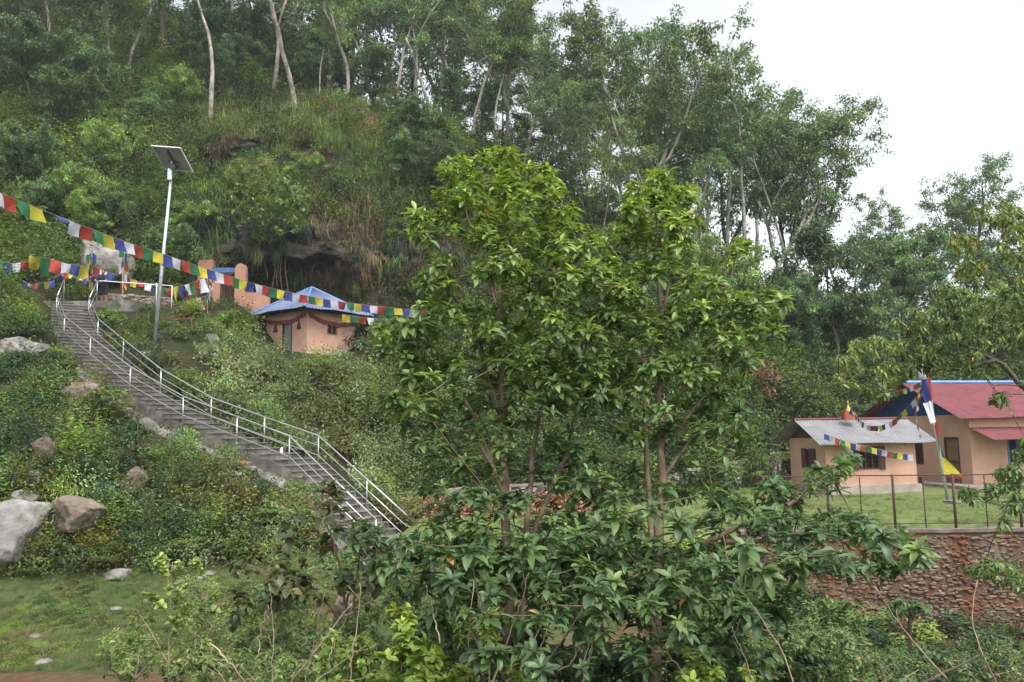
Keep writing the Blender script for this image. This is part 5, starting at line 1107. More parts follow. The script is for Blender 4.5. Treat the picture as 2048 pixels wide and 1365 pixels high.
def place(tpl, px, py, Y, h, h0, label, group, rz=None, lean=0.0, cat='tree', zfix=None, ground_=True):
    q = P(px, py, Y)
    if ground_: q[2] = float(hz(q[0], q[1])) - .05
    o = tpl if tpl.name not in used else copy_tree(tpl); used.add(tpl.name)
    s = h / h0; o.location = Vector([float(v) for v in q]); o.scale = (s, s, s); o.rotation_mode = 'ZYX'; o.rotation_euler = (0, lean, random.uniform(0, 6.28) if rz is None else rz); tag(o, label, cat, group); return o
HH = {0: 14, 1: 15, 2: 13, 3: 16, 4: 14, 5: 15, 6: 12}
def tall(k, px, py, Y, top, label, lean=0.0, rz=None):
    b_ = P(px, py, Y); zt_ = P(px, top, Y)[2]; g0 = float(hz(b_[0], b_[1])); place(TT[k], px, py, Y, (zt_ - g0) * 1.03, HH[k], label, 'tall slender trees of the hillside wood', rz, lean)
# (variant, px, py of the foot, Y, py of the top, lean, label)
ridge = [
 (3, 422, 235, 58, -190, .0, 'pale trunked tree with a sinuous bare lower stem on the upper slope'),
 (1, 585, 225, 60, -230, .0, 'brightest pale trunked tree, forking, on the bare brow above the cliff'),
 (3, 548, 165, 68, -200, .08, 'dark leaning tree just left of the bright forked trunk'),
 (6, 641, 195, 62, 20, -.03, 'thin sapling like tree right of the bright forked trunk'),
 (4, 687, 192, 62, -160, -.05, 'pale tree whose trunk splits low, above the dark rocky gap'),
 (0, 655, 160, 72, -150, .05, 'straight tree standing behind the low splitting pale one'),
 (0, 797, 205, 62, -120, .0, 'straight pale trunk at the left side of the sky gap on the brow'),
 (3, 828, 190, 66, -110, .03, 'slim pale trunk in the middle of the sky gap on the brow'),
 (1, 855, 215, 62, -90, .0, 'thicker pale trunk at the right side of the sky gap on the brow'),
 (6, 872, 190, 70, -60, .06, 'thin leaning trunk beyond the sky gap on the brow'),
 (4, 745, 170, 74, -140, .0, 'tree with a bright green crown above the brow, left of the sky gap'),
 (0, 945, 262, 61, -40, .12, 'leaning slender tree at the right end of the grassy brow'),
 (6, 985, 275, 60, 10, .10, 'short leaning tree just right of the brow end'),
 (2, 1012, 285, 64, -20, .0, 'forked tree directly above the left leafy tree top'),
 (1, 1048, 330, 60, 50, .0, 'straight pale trunk rising over the left leafy tree'),
 (4, 1080, 345, 58, 150, .02, 'lower bright crowned tree right above the left leafy tree'),
 (0, 1115, 360, 62, 60, .08, 'leaning pale stem between the two leafy trees, far up the slope'),
 (3, 1145, 380, 66, 60, .0, 'tall dark tree whose top touches the frame edge right of centre'),
 (4, 1180, 420, 58, 110, .04, 'white stemmed sinuous tree left of the right leafy tree'),
 (3, 1205, 400, 66, 50, .0, 'high crowned tree behind the white stemmed sinuous one'),
 (2, 1250, 425, 58, 60, .05, 'white tree with a wide bare fork above the right leafy tree'),
 (0, 1262, 430, 62, 20, .0, 'tallest tree of the skyline at the start of the open sky'),
 (3, 1305, 440, 66, 80, .0, 'dark full tree just behind the tallest skyline tree'),
 (5, 1345, 450, 62, 150, .02, 'rounded dark tree right of the tallest skyline tree'),
 (1, 1385, 470, 60, 170, .0, 'hazy tree with a thin top in the middle of the skyline'),
 (4, 1420, 490, 64, 160, .08, 'hazy leaning tree in the dip of the skyline'),
 (3, 1455, 500, 62, 130, .0, 'slim hazy tree with a pointed top beside the dip of the skyline'),
 (0, 1488, 520, 60, 125, .06, 'slender tree with a bare pale lower stem right of the dip'),
 (2, 1530, 560, 60, 185, .04, 'forked dark stemmed tree against the sky gap on the right'),
 (1, 1562, 575, 60, 190, .10, 'dark curving trunk leaning right across the sky gap'),
 (5, 1580, 590, 62, 215, .06, 'broad tree with many rising limbs right of the sky gap'),
 (5, 1625, 610, 64, 225, .0, 'broadest pale green tree at the end of the skyline'),
 (4, 1665, 625, 62, 325, .05, 'right hand companion of the broadest skyline tree'),
 (0, 1705, 635, 62, 410, .10, 'thin low tree tapering down into the open sky'),
 (6, 1765, 645, 64, 430, .0, 'small thin tree at the right foot of the skyline'),
 (6, 1005, 330, 72, 120, .0, 'slim far tree seen between stems above the left leafy tree'), (0, 920, 215, 70, -60, .0, 'far tree closing the right edge of the grassy brow'), (3, 1090, 330, 74, 70, .03, 'far tall tree deep in the middle of the wood'),
 (2, 1230, 400, 74, 90, .0, 'far forked tree hidden behind the white forked one'), (4, 1360, 460, 72, 110, .0, 'far tree filling the wood behind the rounded dark tree'), (0, 1510, 540, 72, 190, .0, 'far thin tree behind the slender bare stemmed one'),
 (3, 960, 200, 78, -40, 0, 'far dark tree above the leaning slender pair'), (2, 1165, 370, 78, 100, 0, 'far tree behind the white stemmed sinuous tree'), (5, 1430, 500, 74, 190, 0, 'far bushy crowned tree low in the skyline dip'),
 (5, 1120, 400, 56, 190, 0, 'mid height dark tree under the wood between the leafy trees'), (4, 1330, 480, 55, 240, 0, 'mid height green tree right above the right leafy tree'), (2, 1215, 440, 55, 250, 0, 'mid height tree with open crown under the white forked one'), (1, 1400, 520, 56, 290, .05, 'mid height leaning tree below the skyline dip'),
]
for k, px, py, Y, top, ln, lab in ridge: tall(k, px, py, Y, top, lab, ln)
left = [(5, 30, 60, 70, -230), (3, 95, 110, 68, -200), (5, 150, 150, 64, -170), (3, 215, 170, 66, -190), (4, 265, 180, 68, -160), (5, 330, 110, 76, -220), (3, 380, 120, 74, -210), (0, 460, 130, 74, -200), (5, 500, 90, 80, -220), (3, 600, 100, 80, -200), (5, 700, 90, 82, -180), (0, 760, 110, 80, -150), (3, 860, 130, 80, -110), (5, 40, 190, 58, -60), (5, 905, 190, 80, -70), (5, 180, 90, 80, -180), (0, 425, 60, 86, -200), (5, 0, -40, 84, -260), (3, 560, 60, 90, -200), (5, 650, 60, 92, -170), (3, 300, 60, 88, -200), (5, 800, 100, 92, -130),
        (5, -60, 120, 60, -150), (5, -120, 20, 66, -200)]
labs = ['darkest tall tree in the top left corner', 'dark tree second from the top left corner', 'dark tall tree above the steep left slope', 'dark slender tree left of the bright bushy tree', 'greyish tree just behind the bright bushy tree', 'deep forest tree far above the bright bushy tree', 'deep forest tree left of the sinuous pale trunk', 'deep forest tree right of the sinuous pale trunk', 'deep forest tree left of the bright forked trunk', 'deep forest tree behind the bright forked trunk', 'deep forest tree above the dark rocky gap', 'deep forest tree left of the brow gap, far up', 'deep forest tree behind the brow gap', 'dark tree standing lowest on the far left slope', 'deep forest tree at the right end of the upper wood', 'farthest dark tree of the upper left wood', 'farthest tree straight above the sinuous pale trunk', 'hidden dark tree beyond the top left corner', 'farthest tree above the brow, left part', 'farthest tree above the brow, middle part', 'farthest tree above the bushy tree', 'farthest tree above the brow, right part', 'tree on the slope beyond the left frame edge', 'high tree beyond the left frame edge']
for (k, px, py, Y, top), lab in zip(left, labs): tall(k, px, py, Y, top, lab)
BH = [5.0, 4.5, 6.0]
def bush(k, px, py, Y, h, lab, grp='bushy small trees on the slopes'): return place(TB[k], px, py, Y, h, BH[k], lab, grp)
bush(0, 338, 238, 60, 5.6, 'bright green bushy tree alone on the upper left slope')
for px, py, Y, h, lab in [(505, 150, 72, 8, 'dense dark tree filling the wood left of the bright forked trunk'), (560, 120, 74, 9, 'dense dark tree filling the wood behind the bright forked trunk'), (625, 140, 72, 8, 'dense dark tree between the forked trunk and the low splitting tree'), (690, 130, 74, 8.5, 'dense dark tree filling the wood behind the low splitting tree'), (745, 160, 70, 7, 'dense dark tree just left of the sky gap on the brow'), (905, 200, 68, 7, 'dense dark tree just right of the sky gap on the brow'), (965, 240, 68, 7, 'dense dark tree behind the leaning slender pair'), (1040, 300, 68, 7, 'dense dark tree low in the wood over the left leafy tree'), (400, 130, 72, 8, 'dense dark tree right of the greyish tree in the upper wood'), (450, 90, 78, 9, 'dense dark tree high in the upper wood, left of centre')]: bush(2, px, py, Y, h, lab, 'dense dark trees in the upper wood')
for k, px, py, Y, h, lab in [
 (2, 1680, 690, 52, 9.5, 'big dark evergreen bushy tree behind the grey roofed house'), (2, 1610, 720, 50, 6.0, 'dark bushy tree left of the big evergreen one'), (1, 1760, 720, 52, 6.5, 'dark bushy tree right of the big evergreen one'),
 (0, 1470, 640, 52, 7.0, 'yellow green rounded tree right of the right leafy tree top'), (1, 1540, 680, 50, 5.0, 'bushy tree between the yellow green tree and the evergreens'), (0, 1225, 480, 55, 3.6, 'pale yellowish young tree between the two leafy trees'),
 (1, 1400, 640, 50, 5, 'dark shrub on the slope behind the right leafy tree'), (2, 1300, 600, 52, 5.5, 'dark bushy tree hidden behind the right leafy tree stem'), (1, 1180, 560, 52, 5, 'bushy tree between the leafy trees, half way up the slope'), (2, 1080, 520, 52, 5, 'dark bushy tree behind the left leafy tree'),
 (1, 830, 330, 53, 4.6, 'large grey green shrub on the brow right of the rocky gap'), (1, 790, 380, 51, 4.0, 'large grey green shrub below the brow, above the cliff'), (1, 870, 400, 51, 4.2, 'grey green shrub left of the left leafy tree top'), (2, 940, 480, 50, 4.5, 'dark shrub just behind the left leafy tree top'),
 (0, 500, 400, 48, 3.6, 'leafy shrub growing on the cliff top left of the cave'), (0, 560, 400, 47.5, 3.6, 'light green shrub on the cliff top right over the cave'), (0, 600, 310, 50, 3.2, 'light shrub on the grassy slope above the cave'),
 (1, 60, 480, 42, 4.0, 'dark shrub on the left slope behind the flag tangle'), (0, 130, 420, 43, 4.2, 'light green shrub on the left slope above the stair top'), (1, 240, 440, 44, 3.4, 'dark shrub left of the lamp pole, on the slope'), (0, 370, 420, 45, 3.6, 'bright shrub just right of the lamp panel'), (1, 20, 330, 46, 4.5, 'dark shrub high at the left frame edge'),
 (0, 200, 320, 50, 4.2, 'green shrub on the upper left slope above the lamp'), (1, 110, 270, 54, 5.5, 'dark bushy tree on the upper left slope'), (2, 60, 200, 58, 7, 'big dark bushy tree high on the left slope'), (1, 270, 270, 56, 4.5, 'dark bush left of the bright green bushy tree'), (1, 200, 220, 60, 6.5, 'dark bushy tree between the left slope and the bright tree'), (2, 430, 190, 64, 5, 'dark bush behind the sinuous pale trunk'),
 (2, 470, 160, 68, 6, 'dark bush right of the sinuous pale trunk'), (1, 620, 165, 68, 4, 'dark bush behind the bright forked trunk'), (1, 330, 500, 43, 3.0, 'dark bush just behind the lamp pole'), (0, 180, 470, 42.5, 3.0, 'fern green bush above the mossy boulder'),
 (1, 1850, 700, 60, 9.5, 'dark rounded tree behind the red roofed house'), (2, 1800, 690, 60, 6, 'low dark tree left of the rounded one behind the red roof'), (0, 1900, 720, 55, 6, 'green bushy tree over the red roof'), (0, 1980, 740, 56, 7, 'green bushy tree over the right end of the red roof'), (2, 2040, 730, 58, 9, 'dark bushy tree at the right frame edge above the red roof'), (1, 1720, 770, 47, 3.5, 'dark bush on the bank behind the gilded finial'),
 (2, 2110, 720, 58, 9, 'dark bushy tree beyond the right frame edge'), (1, 1620, 800, 46, 3.0, 'bush on the bank just above the grey roof'), (0, 1500, 870, 40, 2.6, 'yellow green bush left of the low house by the back wall'), (1, 1440, 800, 43, 3.6, 'bush on the bank behind the right leafy tree stem'), (1, 770, 720, 39.5, 2.2, 'drooping leaved shrub at the right corner of the hut')]: bush(k, px, py, Y, h, lab)
tall(5, 1945, 700, 66, 345, 'airy tall tree standing against the sky behind the red roof'); tall(2, 1870, 700, 68, 440, 'thin airy tree left of the tall one behind the red roof'); tall(0, 2020, 700, 66, 400, 'slender tree at the right end against the sky')
tall(4, 2090, 700, 62, 330, 'tall tree beyond the right frame edge')
# ------------------------------------------------------------------ leafy trees close by, grown along limbs towards leaf tufts
DENS = 1.0
def grow(name, label, cat, limbs, blobs, Yf, leaf=.14, per=10, group=None, bark=None, tipr=.0035, lw=.36, cols=None, droop=.22, upk=.55, seed=1, spread=.35, lit=None, flush=None, internode=.05, twig_leaves=4, mat=None, hang=0.0, base=None, dens=1.0):
    rg = np.random.default_rng(seed); nodes, par, rads = [], [], []
    w, lv = MB(), MB()
    for li in limbs:
        pts = np.array([P(x, y, Yf(y) + dy) for x, y, dy in [(a[0], a[1], a[2] if len(a) > 2 else 0) for a in li['p']]]); pts = lerp_path(pts, max(6, len(pts) * 5)); pts[1:-1] += rg.normal(size=(len(pts) - 2, 3)) * li['r'][0] * .35
        k = np.hanning(5); k /= k.sum(); n = len(pts)
        pad = np.vstack([pts[:1]] * 2 + [pts] + [pts[-1:]] * 2); sm = np.stack([np.convolve(pad[:, c], k, 'valid') for c in range(3)], 1); sm[0], sm[-1] = pts[0], pts[-1]
        r = np.linspace(li['r'][0], li['r'][1], n); w.tube(sm, r, 8)
        nodes += list(sm); rads += list(r)
    nodes = list(nodes); tips = []
    for b_ in blobs:
        cx, cy, rx, ry, n = b_[:5]; dy = b_[5] if len(b_) > 5 else 0
        for _ in range(int(n * dens + .5)):
            a = rg.uniform(0, 6.28); q = rg.random() ** .5; x, y = cx + math.cos(a) * rx * q, cy + math.sin(a) * ry * q
            tips.append((P(x, y, Yf(y) + dy + rg.normal() * spread), x, y))
    NA = np.array(nodes)
    tips.sort(key=lambda t: np.min(((NA - t[0]) ** 2).sum(1))); C, D, U, T, LL = [], [], [], [], []
    for tp, x, y in tips:
        NA = np.array(nodes); dv = tp - NA; dd = np.linalg.norm(dv, axis=1) + np.maximum(0, NA[:, 2] - tp[2] + .02) * 1.6; i = int(np.argmin(dd)); s = NA[i]; L = np.linalg.norm(tp - s)
        mid = s * .45 + tp * .55 + np.array([0, 0, -.10 * L]) + rg.normal(size=3) * .04 * L; ts = np.linspace(0, 1, max(4, int(L / .08)))[:, None]; path = (1 - ts) ** 2 * s + 2 * ts * (1 - ts) * mid + ts ** 2 * tp
        r0 = min(rads[i] * .8, tipr + .006 * L); w.tube(path, np.linspace(max(r0, tipr), tipr, len(path)), 5, cap=False)
        nodes += list(path[1:]); rads += list(np.linspace(r0, tipr, len(path))[1:])
        d = nrm(path[-1] - path[-2]); d = nrm(d * .6 + np.array([0, 0, upk])); a0 = rg.uniform(0, 6.28); u = nrm(np.cross(d, (0.3, 1, .1))); v = np.cross(d, u)
        n = max(4, int(per * rg.uniform(.75, 1.25))); lv_k = rg.uniform(.62, 1.25)
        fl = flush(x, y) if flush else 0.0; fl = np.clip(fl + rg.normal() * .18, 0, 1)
        for j in range(n):
            a = a0 + j * 2.4; el = 1 - j / n                                         # inner leaves stand up, outer spread
            a += rg.normal() * .3; ld = nrm((math.cos(a) * u + math.sin(a) * v) * (.55 + .55 * (1 - el)) + d * (.75 * el ** 1.5 - .10 - hang + rg.normal() * .15)) + np.array([0, 0, -hang * .6]); bp_ = path[-1] - d * (1 - el) * internode
            C.append(bp_); D.append(ld); U.append(nrm(d + np.array([0, 0, .5]) - ld * .2)); LL.append(leaf * lv_k * (.62 + .5 * (1 - el) + rg.uniform(-.2, .16)))
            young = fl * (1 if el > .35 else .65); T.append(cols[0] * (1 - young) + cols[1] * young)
        for j in range(twig_leaves):
            k_ = rg.integers(len(path) // 2, len(path)); a = rg.uniform(0, 6.28); ld = nrm(np.array([math.cos(a), math.sin(a), rg.uniform(-.3, .5)])); C.append(path[k_]); D.append(ld); U.append(np.array([0, 0, 1.0])); LL.append(leaf * rg.uniform(.7, 1.05)); T.append(cols[0] * (1 - fl * .4) + cols[1] * fl * .4)
    C, D, U, T, LL = np.array(C), np.array(D), np.array(U), np.array(T), np.array(LL); T = T * np.exp(rg.normal(size=(len(T), 1)) * .12)
    odd = rg.random(len(T)) < .0025; T[odd] = (.38, .20, .05)
    add_big_leaves(lv, C, D, U, LL, LL * lw, T, droop=rg.uniform(.0, 2, len(C)) * droop)
    b0 = base if base is not None else np.array(P(*limbs[0]['p'][0][:2], Yf(limbs[0]['p'][0][1])))
    root = thing(name, label, cat, b0, group); w.build('trunk', bark or M_BARKB, root, True); lv.build('crown', mat or M_LEAFN, root, True)
    print(name, len(tips), 'tufts', len(C), 'leaves'); return root
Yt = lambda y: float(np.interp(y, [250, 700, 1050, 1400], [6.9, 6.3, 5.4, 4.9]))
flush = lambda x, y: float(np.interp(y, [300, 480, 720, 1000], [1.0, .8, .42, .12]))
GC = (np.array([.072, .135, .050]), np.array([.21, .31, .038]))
L1 = [dict(p=[(1022, 1480), (1018, 1250), (1016, 1080), (1012, 950), (1006, 850), (1003, 700), (1000, 560), (990, 450), (975, 370)], r=(.040, .008)),
      dict(p=[(1040, 1300), (1050, 1100), (1065, 930), (1078, 840), (1098, 700), (1110, 600), (1122, 500), (1135, 430)], r=(.024, .006)),
      dict(p=[(1050, 1120), (1085, 1020), (1125, 930), (1155, 830), (1165, 720), (1195, 620), (1200, 540)], r=(.020, .006)),
      dict(p=[(1012, 1000), (985, 930), (945, 870), (890, 850), (840, 840)], r=(.018, .006)), dict(p=[(985, 930), (955, 850), (920, 780), (880, 720), (820, 680)], r=(.014, .005)),
      dict(p=[(1006, 860), (985, 780), (960, 700), (930, 620), (890, 570), (860, 540)], r=(.015, .005)), dict(p=[(1002, 640), (970, 540), (940, 450), (920, 380)], r=(.013, .005)), dict(p=[(1001, 620), (1030, 520), (1055, 430), (1070, 380)], r=(.013, .005)),
      dict(p=[(1000, 620), (975, 520), (900, 480), (860, 455)], r=(.010, .005)),
      dict(p=[(1040, 1300), (1000, 1200), (940, 1130), (870, 1100), (800, 1090)], r=(.018, .006)), dict(p=[(1040, 1280), (1120, 1200), (1180, 1120), (1230, 1060)], r=(.016, .006)), dict(p=[(1022, 1380), (960, 1270), (880, 1200), (820, 1160)], r=(.016, .006))]
B1 = [(960, 1010, 70, 40, 5), (1080, 1000, 50, 40, 4), (1110, 930, 40, 30, 3), (870, 1010, 50, 40, 4), (1200, 1010, 60, 40, 5), (760, 660, 20, 14, 3), (930, 830, 60, 40, 6), (1060, 780, 50, 30, 5), (1130, 870, 40, 30, 4), (940, 980, 60, 30, 5), (740, 1060, 40, 30, 3), (900, 1230, 60, 30, 7), (1000, 312, 38, 16, 7), (925, 335, 45, 26, 12), (1050, 352, 55, 30, 12), (985, 395, 85, 42, 22), (1095, 375, 35, 30, 8), (895, 395, 35, 30, 7), (1110, 430, 45, 35, 10), (900, 440, 40, 30, 8), (848, 440, 32, 24, 7), (835, 470, 18, 14, 3),
      (1010, 470, 80, 42, 18), (1120, 480, 70, 38, 16), (1195, 500, 40, 30, 9), (1000, 535, 60, 24, 9), (1100, 550, 110, 40, 24), (1215, 555, 45, 40, 12), (880, 515, 28, 14, 4), (865, 560, 40, 24, 8), (885, 610, 50, 32, 11), (835, 655, 55, 34, 12), (790, 690, 38, 26, 8),
      (935, 640, 55, 34, 9), (1040, 625, 60, 40, 13), (1140, 640, 85, 50, 24), (1010, 690, 60, 36, 13), (1085, 720, 80, 46, 22), (1165, 760, 60, 50, 16), (845, 740, 75, 38, 13), (930, 745, 50, 34, 6), (1000, 770, 30, 20, 3), (1100, 800, 50, 26, 6), (800, 800, 38, 26, 5), (860, 850, 60, 34, 7), (900, 920, 45, 26, 5), (1010, 910, 36, 26, 4), (1030, 850, 30, 20, 2),
      (985, 1000, 50, 22, 4), (900, 1070, 80, 34, 12), (985, 1090, 80, 40, 14), (1040, 1130, 90, 44, 18), (1160, 1050, 90, 40, 14), (1130, 1120, 95, 48, 20), (960, 1160, 90, 42, 15), (860, 1130, 70, 40, 9), (1050, 1205, 110, 46, 18), (1170, 1200, 90, 54, 17), (790, 1110, 50, 34, 5), (1000, 1270, 120, 44, 13), (1120, 1290, 110, 50, 15)]
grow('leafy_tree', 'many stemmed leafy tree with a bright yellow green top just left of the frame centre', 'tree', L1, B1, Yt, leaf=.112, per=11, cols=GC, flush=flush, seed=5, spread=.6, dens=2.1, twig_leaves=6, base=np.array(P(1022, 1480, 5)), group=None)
L2 = [dict(p=[(1305, 1480), (1312, 1250), (1318, 1080), (1322, 950), (1320, 800), (1322, 660), (1318, 540), (1315, 430), (1318, 370)], r=(.044, .007)),
      dict(p=[(1303, 1090), (1296, 960), (1290, 820), (1285, 700), (1292, 600), (1290, 480), (1280, 420)], r=(.022, .005)), dict(p=[(1321, 640), (1345, 540), (1355, 450), (1360, 410)], r=(.014, .005)),
      dict(p=[(1322, 960), (1380, 880), (1440, 850), (1490, 830)], r=(.016, .005)), dict(p=[(1320, 850), (1370, 770), (1420, 690), (1490, 640), (1540, 600)], r=(.020, .006)), dict(p=[(1420, 690), (1450, 600), (1475, 510), (1480, 495)], r=(.011, .005)), dict(p=[(1322, 760), (1260, 700), (1235, 640)], r=(.012, .005)),
      dict(p=[(1330, 900), (1400, 800), (1450, 760)], r=(.012, .005)),
      dict(p=[(1312, 1200), (1370, 1110), (1450, 1070), (1540, 1030), (1610, 990), (1665, 940), (1690, 915)], r=(.026, .006)), dict(p=[(1450, 1085), (1540, 1085), (1640, 1075), (1730, 1075), (1820, 1090)], r=(.018, .005)), dict(p=[(1312, 1230), (1420, 1170), (1540, 1140), (1650, 1150), (1720, 1160)], r=(.018, .005)), dict(p=[(1312, 1180), (1260, 1110), (1220, 1080)], r=(.014, .005))]
B2 = [(1270, 1010, 60, 50, 5), (1370, 950, 60, 40, 4), (1430, 960, 50, 30, 4), (1350, 1010, 40, 30, 3), (1230, 600, 40, 40, 9), (1215, 690, 50, 50, 12), (1200, 800, 50, 50, 8), (1270, 560, 30, 30, 5), (1370, 860, 60, 30, 5), (1440, 880, 50, 30, 4), (1230, 930, 60, 30, 4), (1160, 960, 60, 30, 4), (1322, 350, 24, 14, 5), (1280, 385, 34, 22, 8), (1345, 392, 46, 28, 12), (1300, 430, 55, 34, 15), (1360, 440, 40, 28, 10), (1290, 490, 50, 30, 10), (1370, 490, 30, 18, 4), (1240, 470, 14, 20, 2), (1330, 530, 40, 26, 6), (1395, 560, 45, 26, 8), (1475, 490, 22, 10, 3), (1415, 610, 60, 34, 14), (1490, 600, 55, 26, 11), (1555, 590, 30, 18, 6), (1530, 640, 40, 30, 8),
      (1340, 640, 50, 40, 11), (1265, 620, 40, 40, 10), (1430, 670, 80, 36, 16), (1480, 700, 40, 34, 8), (1290, 720, 65, 46, 15), (1380, 730, 70, 36, 14), (1455, 760, 50, 34, 8), (1240, 770, 50, 46, 11), (1310, 800, 50, 26, 4), (1400, 800, 50, 24, 5), (1460, 825, 36, 18, 3), (1250, 860, 36, 30, 4),
      (1470, 1010, 45, 24, 6), (1390, 1045, 45, 24, 5), (1555, 985, 50, 30, 10), (1640, 950, 34, 22, 6), (1690, 915, 14, 12, 3), (1560, 1050, 80, 34, 15), (1680, 1050, 70, 30, 12), (1775, 1075, 50, 30, 10), (1825, 1100, 22, 22, 4), (1770, 1135, 50, 20, 5), (1650, 1120, 80, 30, 12), (1540, 1120, 80, 36, 14), (1440, 1120, 80, 44, 15), (1370, 1150, 70, 46, 13), (1265, 1110, 70, 44, 14), (1300, 1200, 80, 50, 15), (1420, 1220, 90, 48, 15), (1540, 1200, 70, 40, 8), (1350, 1290, 110, 46, 14), (1480, 1290, 90, 40, 8)]
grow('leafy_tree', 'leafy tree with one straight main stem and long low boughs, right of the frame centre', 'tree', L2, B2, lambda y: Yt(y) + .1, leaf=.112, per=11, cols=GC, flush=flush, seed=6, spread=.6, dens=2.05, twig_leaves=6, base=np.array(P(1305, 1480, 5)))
# tree overhanging from the right edge
Yr = lambda y: float(np.interp(y, [350, 700, 1150], [15.5, 14, 11]))
L3 = [dict(p=[(2330, 1250), (2250, 980), (2160, 860), (2048, 772), (1990, 722), (1930, 690), (1870, 672)], r=(.13, .016)), dict(p=[(2160, 860), (2110, 720), (2062, 620), (2020, 555), (1985, 505)], r=(.07, .014)), dict(p=[(2100, 760), (2090, 560), (2060, 450), (2020, 410)], r=(.05, .01)),
      dict(p=[(1990, 722), (1930, 740), (1840, 735), (1760, 700), (1710, 690)], r=(.035, .008)), dict(p=[(1930, 690), (1880, 620), (1850, 560)], r=(.025, .008)), dict(p=[(2048, 772), (1990, 770), (1985, 790)], r=(.012, .006)), dict(p=[(2200, 930), (2110, 930), (2040, 960), (1990, 985), (1935, 985)], r=(.03, .006)), dict(p=[(2250, 1050), (2120, 1080), (2010, 1130), (1930, 1145)], r=(.03, .006))]
B3 = [(1990, 425, 50, 26, 22), (2035, 470, 45, 60, 40), (1930, 485, 34, 22, 14), (1960, 540, 45, 26, 18), (1895, 590, 36, 20, 10), (2040, 600, 40, 50, 26), (1960, 620, 60, 30, 26), (1880, 650, 55, 34, 24), (1820, 640, 30, 20, 6), (1745, 690, 55, 18, 20), (1700, 725, 34, 18, 14), (1690, 760, 24, 16, 8), (1780, 745, 50, 22, 18), (1750, 775, 40, 14, 10), (1830, 700, 50, 26, 22), (1900, 700, 70, 30, 30), (2000, 670, 60, 30, 24), (1870, 730, 40, 14, 7), (1960, 735, 50, 12, 6),
      (1998, 795, 16, 16, 4), (2045, 900, 20, 24, 8), (2020, 950, 34, 24, 14), (1985, 975, 30, 14, 5), (1935, 985, 20, 12, 5), (2030, 1000, 24, 20, 6), (2000, 1050, 14, 16, 2), (1985, 1130, 55, 16, 14), (2030, 1160, 30, 16, 8), (2100, 600, 60, 200, 60), (2130, 950, 60, 160, 40)]
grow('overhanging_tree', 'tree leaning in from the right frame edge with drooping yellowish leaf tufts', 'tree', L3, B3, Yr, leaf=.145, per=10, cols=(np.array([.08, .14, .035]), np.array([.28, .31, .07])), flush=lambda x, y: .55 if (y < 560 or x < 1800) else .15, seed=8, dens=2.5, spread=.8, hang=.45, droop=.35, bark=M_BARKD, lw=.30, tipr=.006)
# reddish twiggy shrub with broad leaves left of the big tree
Ys = lambda y: 7.6
L4 = [dict(p=[(700, 1300), (690, 1200), (680, 1140), (665, 1080), (640, 1020), (650, 970)], r=(.016, .004)), dict(p=[(700, 1300), (710, 1180), (720, 1100), (735, 1040)], r=(.012, .004)), dict(p=[(690, 1250), (640, 1190), (570, 1160), (500, 1130)], r=(.010, .003)), dict(p=[(705, 1220), (760, 1140), (800, 1090)], r=(.009, .003))]
B4 = [(655, 985, 45, 26, 9), (620, 1060, 60, 34, 10), (690, 1060, 50, 40, 9), (740, 1070, 50, 40, 10), (560, 1130, 55, 34, 10), (480, 1130, 30, 20, 4), (620, 1170, 80, 30, 12), (720, 1150, 60, 40, 10), (790, 1110, 40, 34, 7), (520, 1190, 60, 30, 7), (470, 1220, 30, 26, 3)]
grow('broad_leaved_shrub', 'twiggy shrub with rounded dull leaves and reddish stems left of the leafy trees', 'shrub', L4, B4, Ys, leaf=.12, per=5, cols=(np.array([.05, .085, .03]), np.array([.17, .13, .04])), flush=lambda x, y: .25, seed=12, lw=.72, droop=.3, bark=noise_mat('reddish_bark', [(.3, (.10, .05, .03)), (.7, (.22, .12, .08))], scale=8), hang=.15)
# pale sapling on the meadow
L5 = [dict(p=[(340, 1470), (338, 1300), (340, 1180), (345, 1125)], r=(.012, .003)), dict(p=[(338, 1330), (300, 1260), (280, 1230)], r=(.006, .003)), dict(p=[(338, 1300), (385, 1230), (430, 1185)], r=(.006, .003))]
B5 = [(345, 1130, 40, 16, 9), (320, 1120, 22, 12, 4), (385, 1140, 26, 16, 4), (350, 1185, 36, 24, 8), (300, 1200, 28, 16, 5), (400, 1215, 40, 22, 7), (430, 1180, 18, 12, 3), (290, 1245, 36, 22, 6), (350, 1250, 40, 26, 7), (290, 1300, 50, 26, 8), (370, 1320, 60, 34, 9), (250, 1290, 24, 24, 3), (440, 1290, 50, 30, 5), (330, 1360, 80, 26, 9)]
grow('pale_sapling', 'thin sapling with small pale yellow green leaves on the meadow edge', 'sapling', L5, B5, lambda y: 7.0, leaf=.060, per=9, cols=(np.array([.09, .16, .045]), np.array([.30, .38, .07])), flush=lambda x, y: float(np.interp(y, [1100, 1250, 1350], [.9, .5, .15])), seed=14, lw=.75, droop=.2, spread=.15, tipr=.002, bark=M_TWIG)
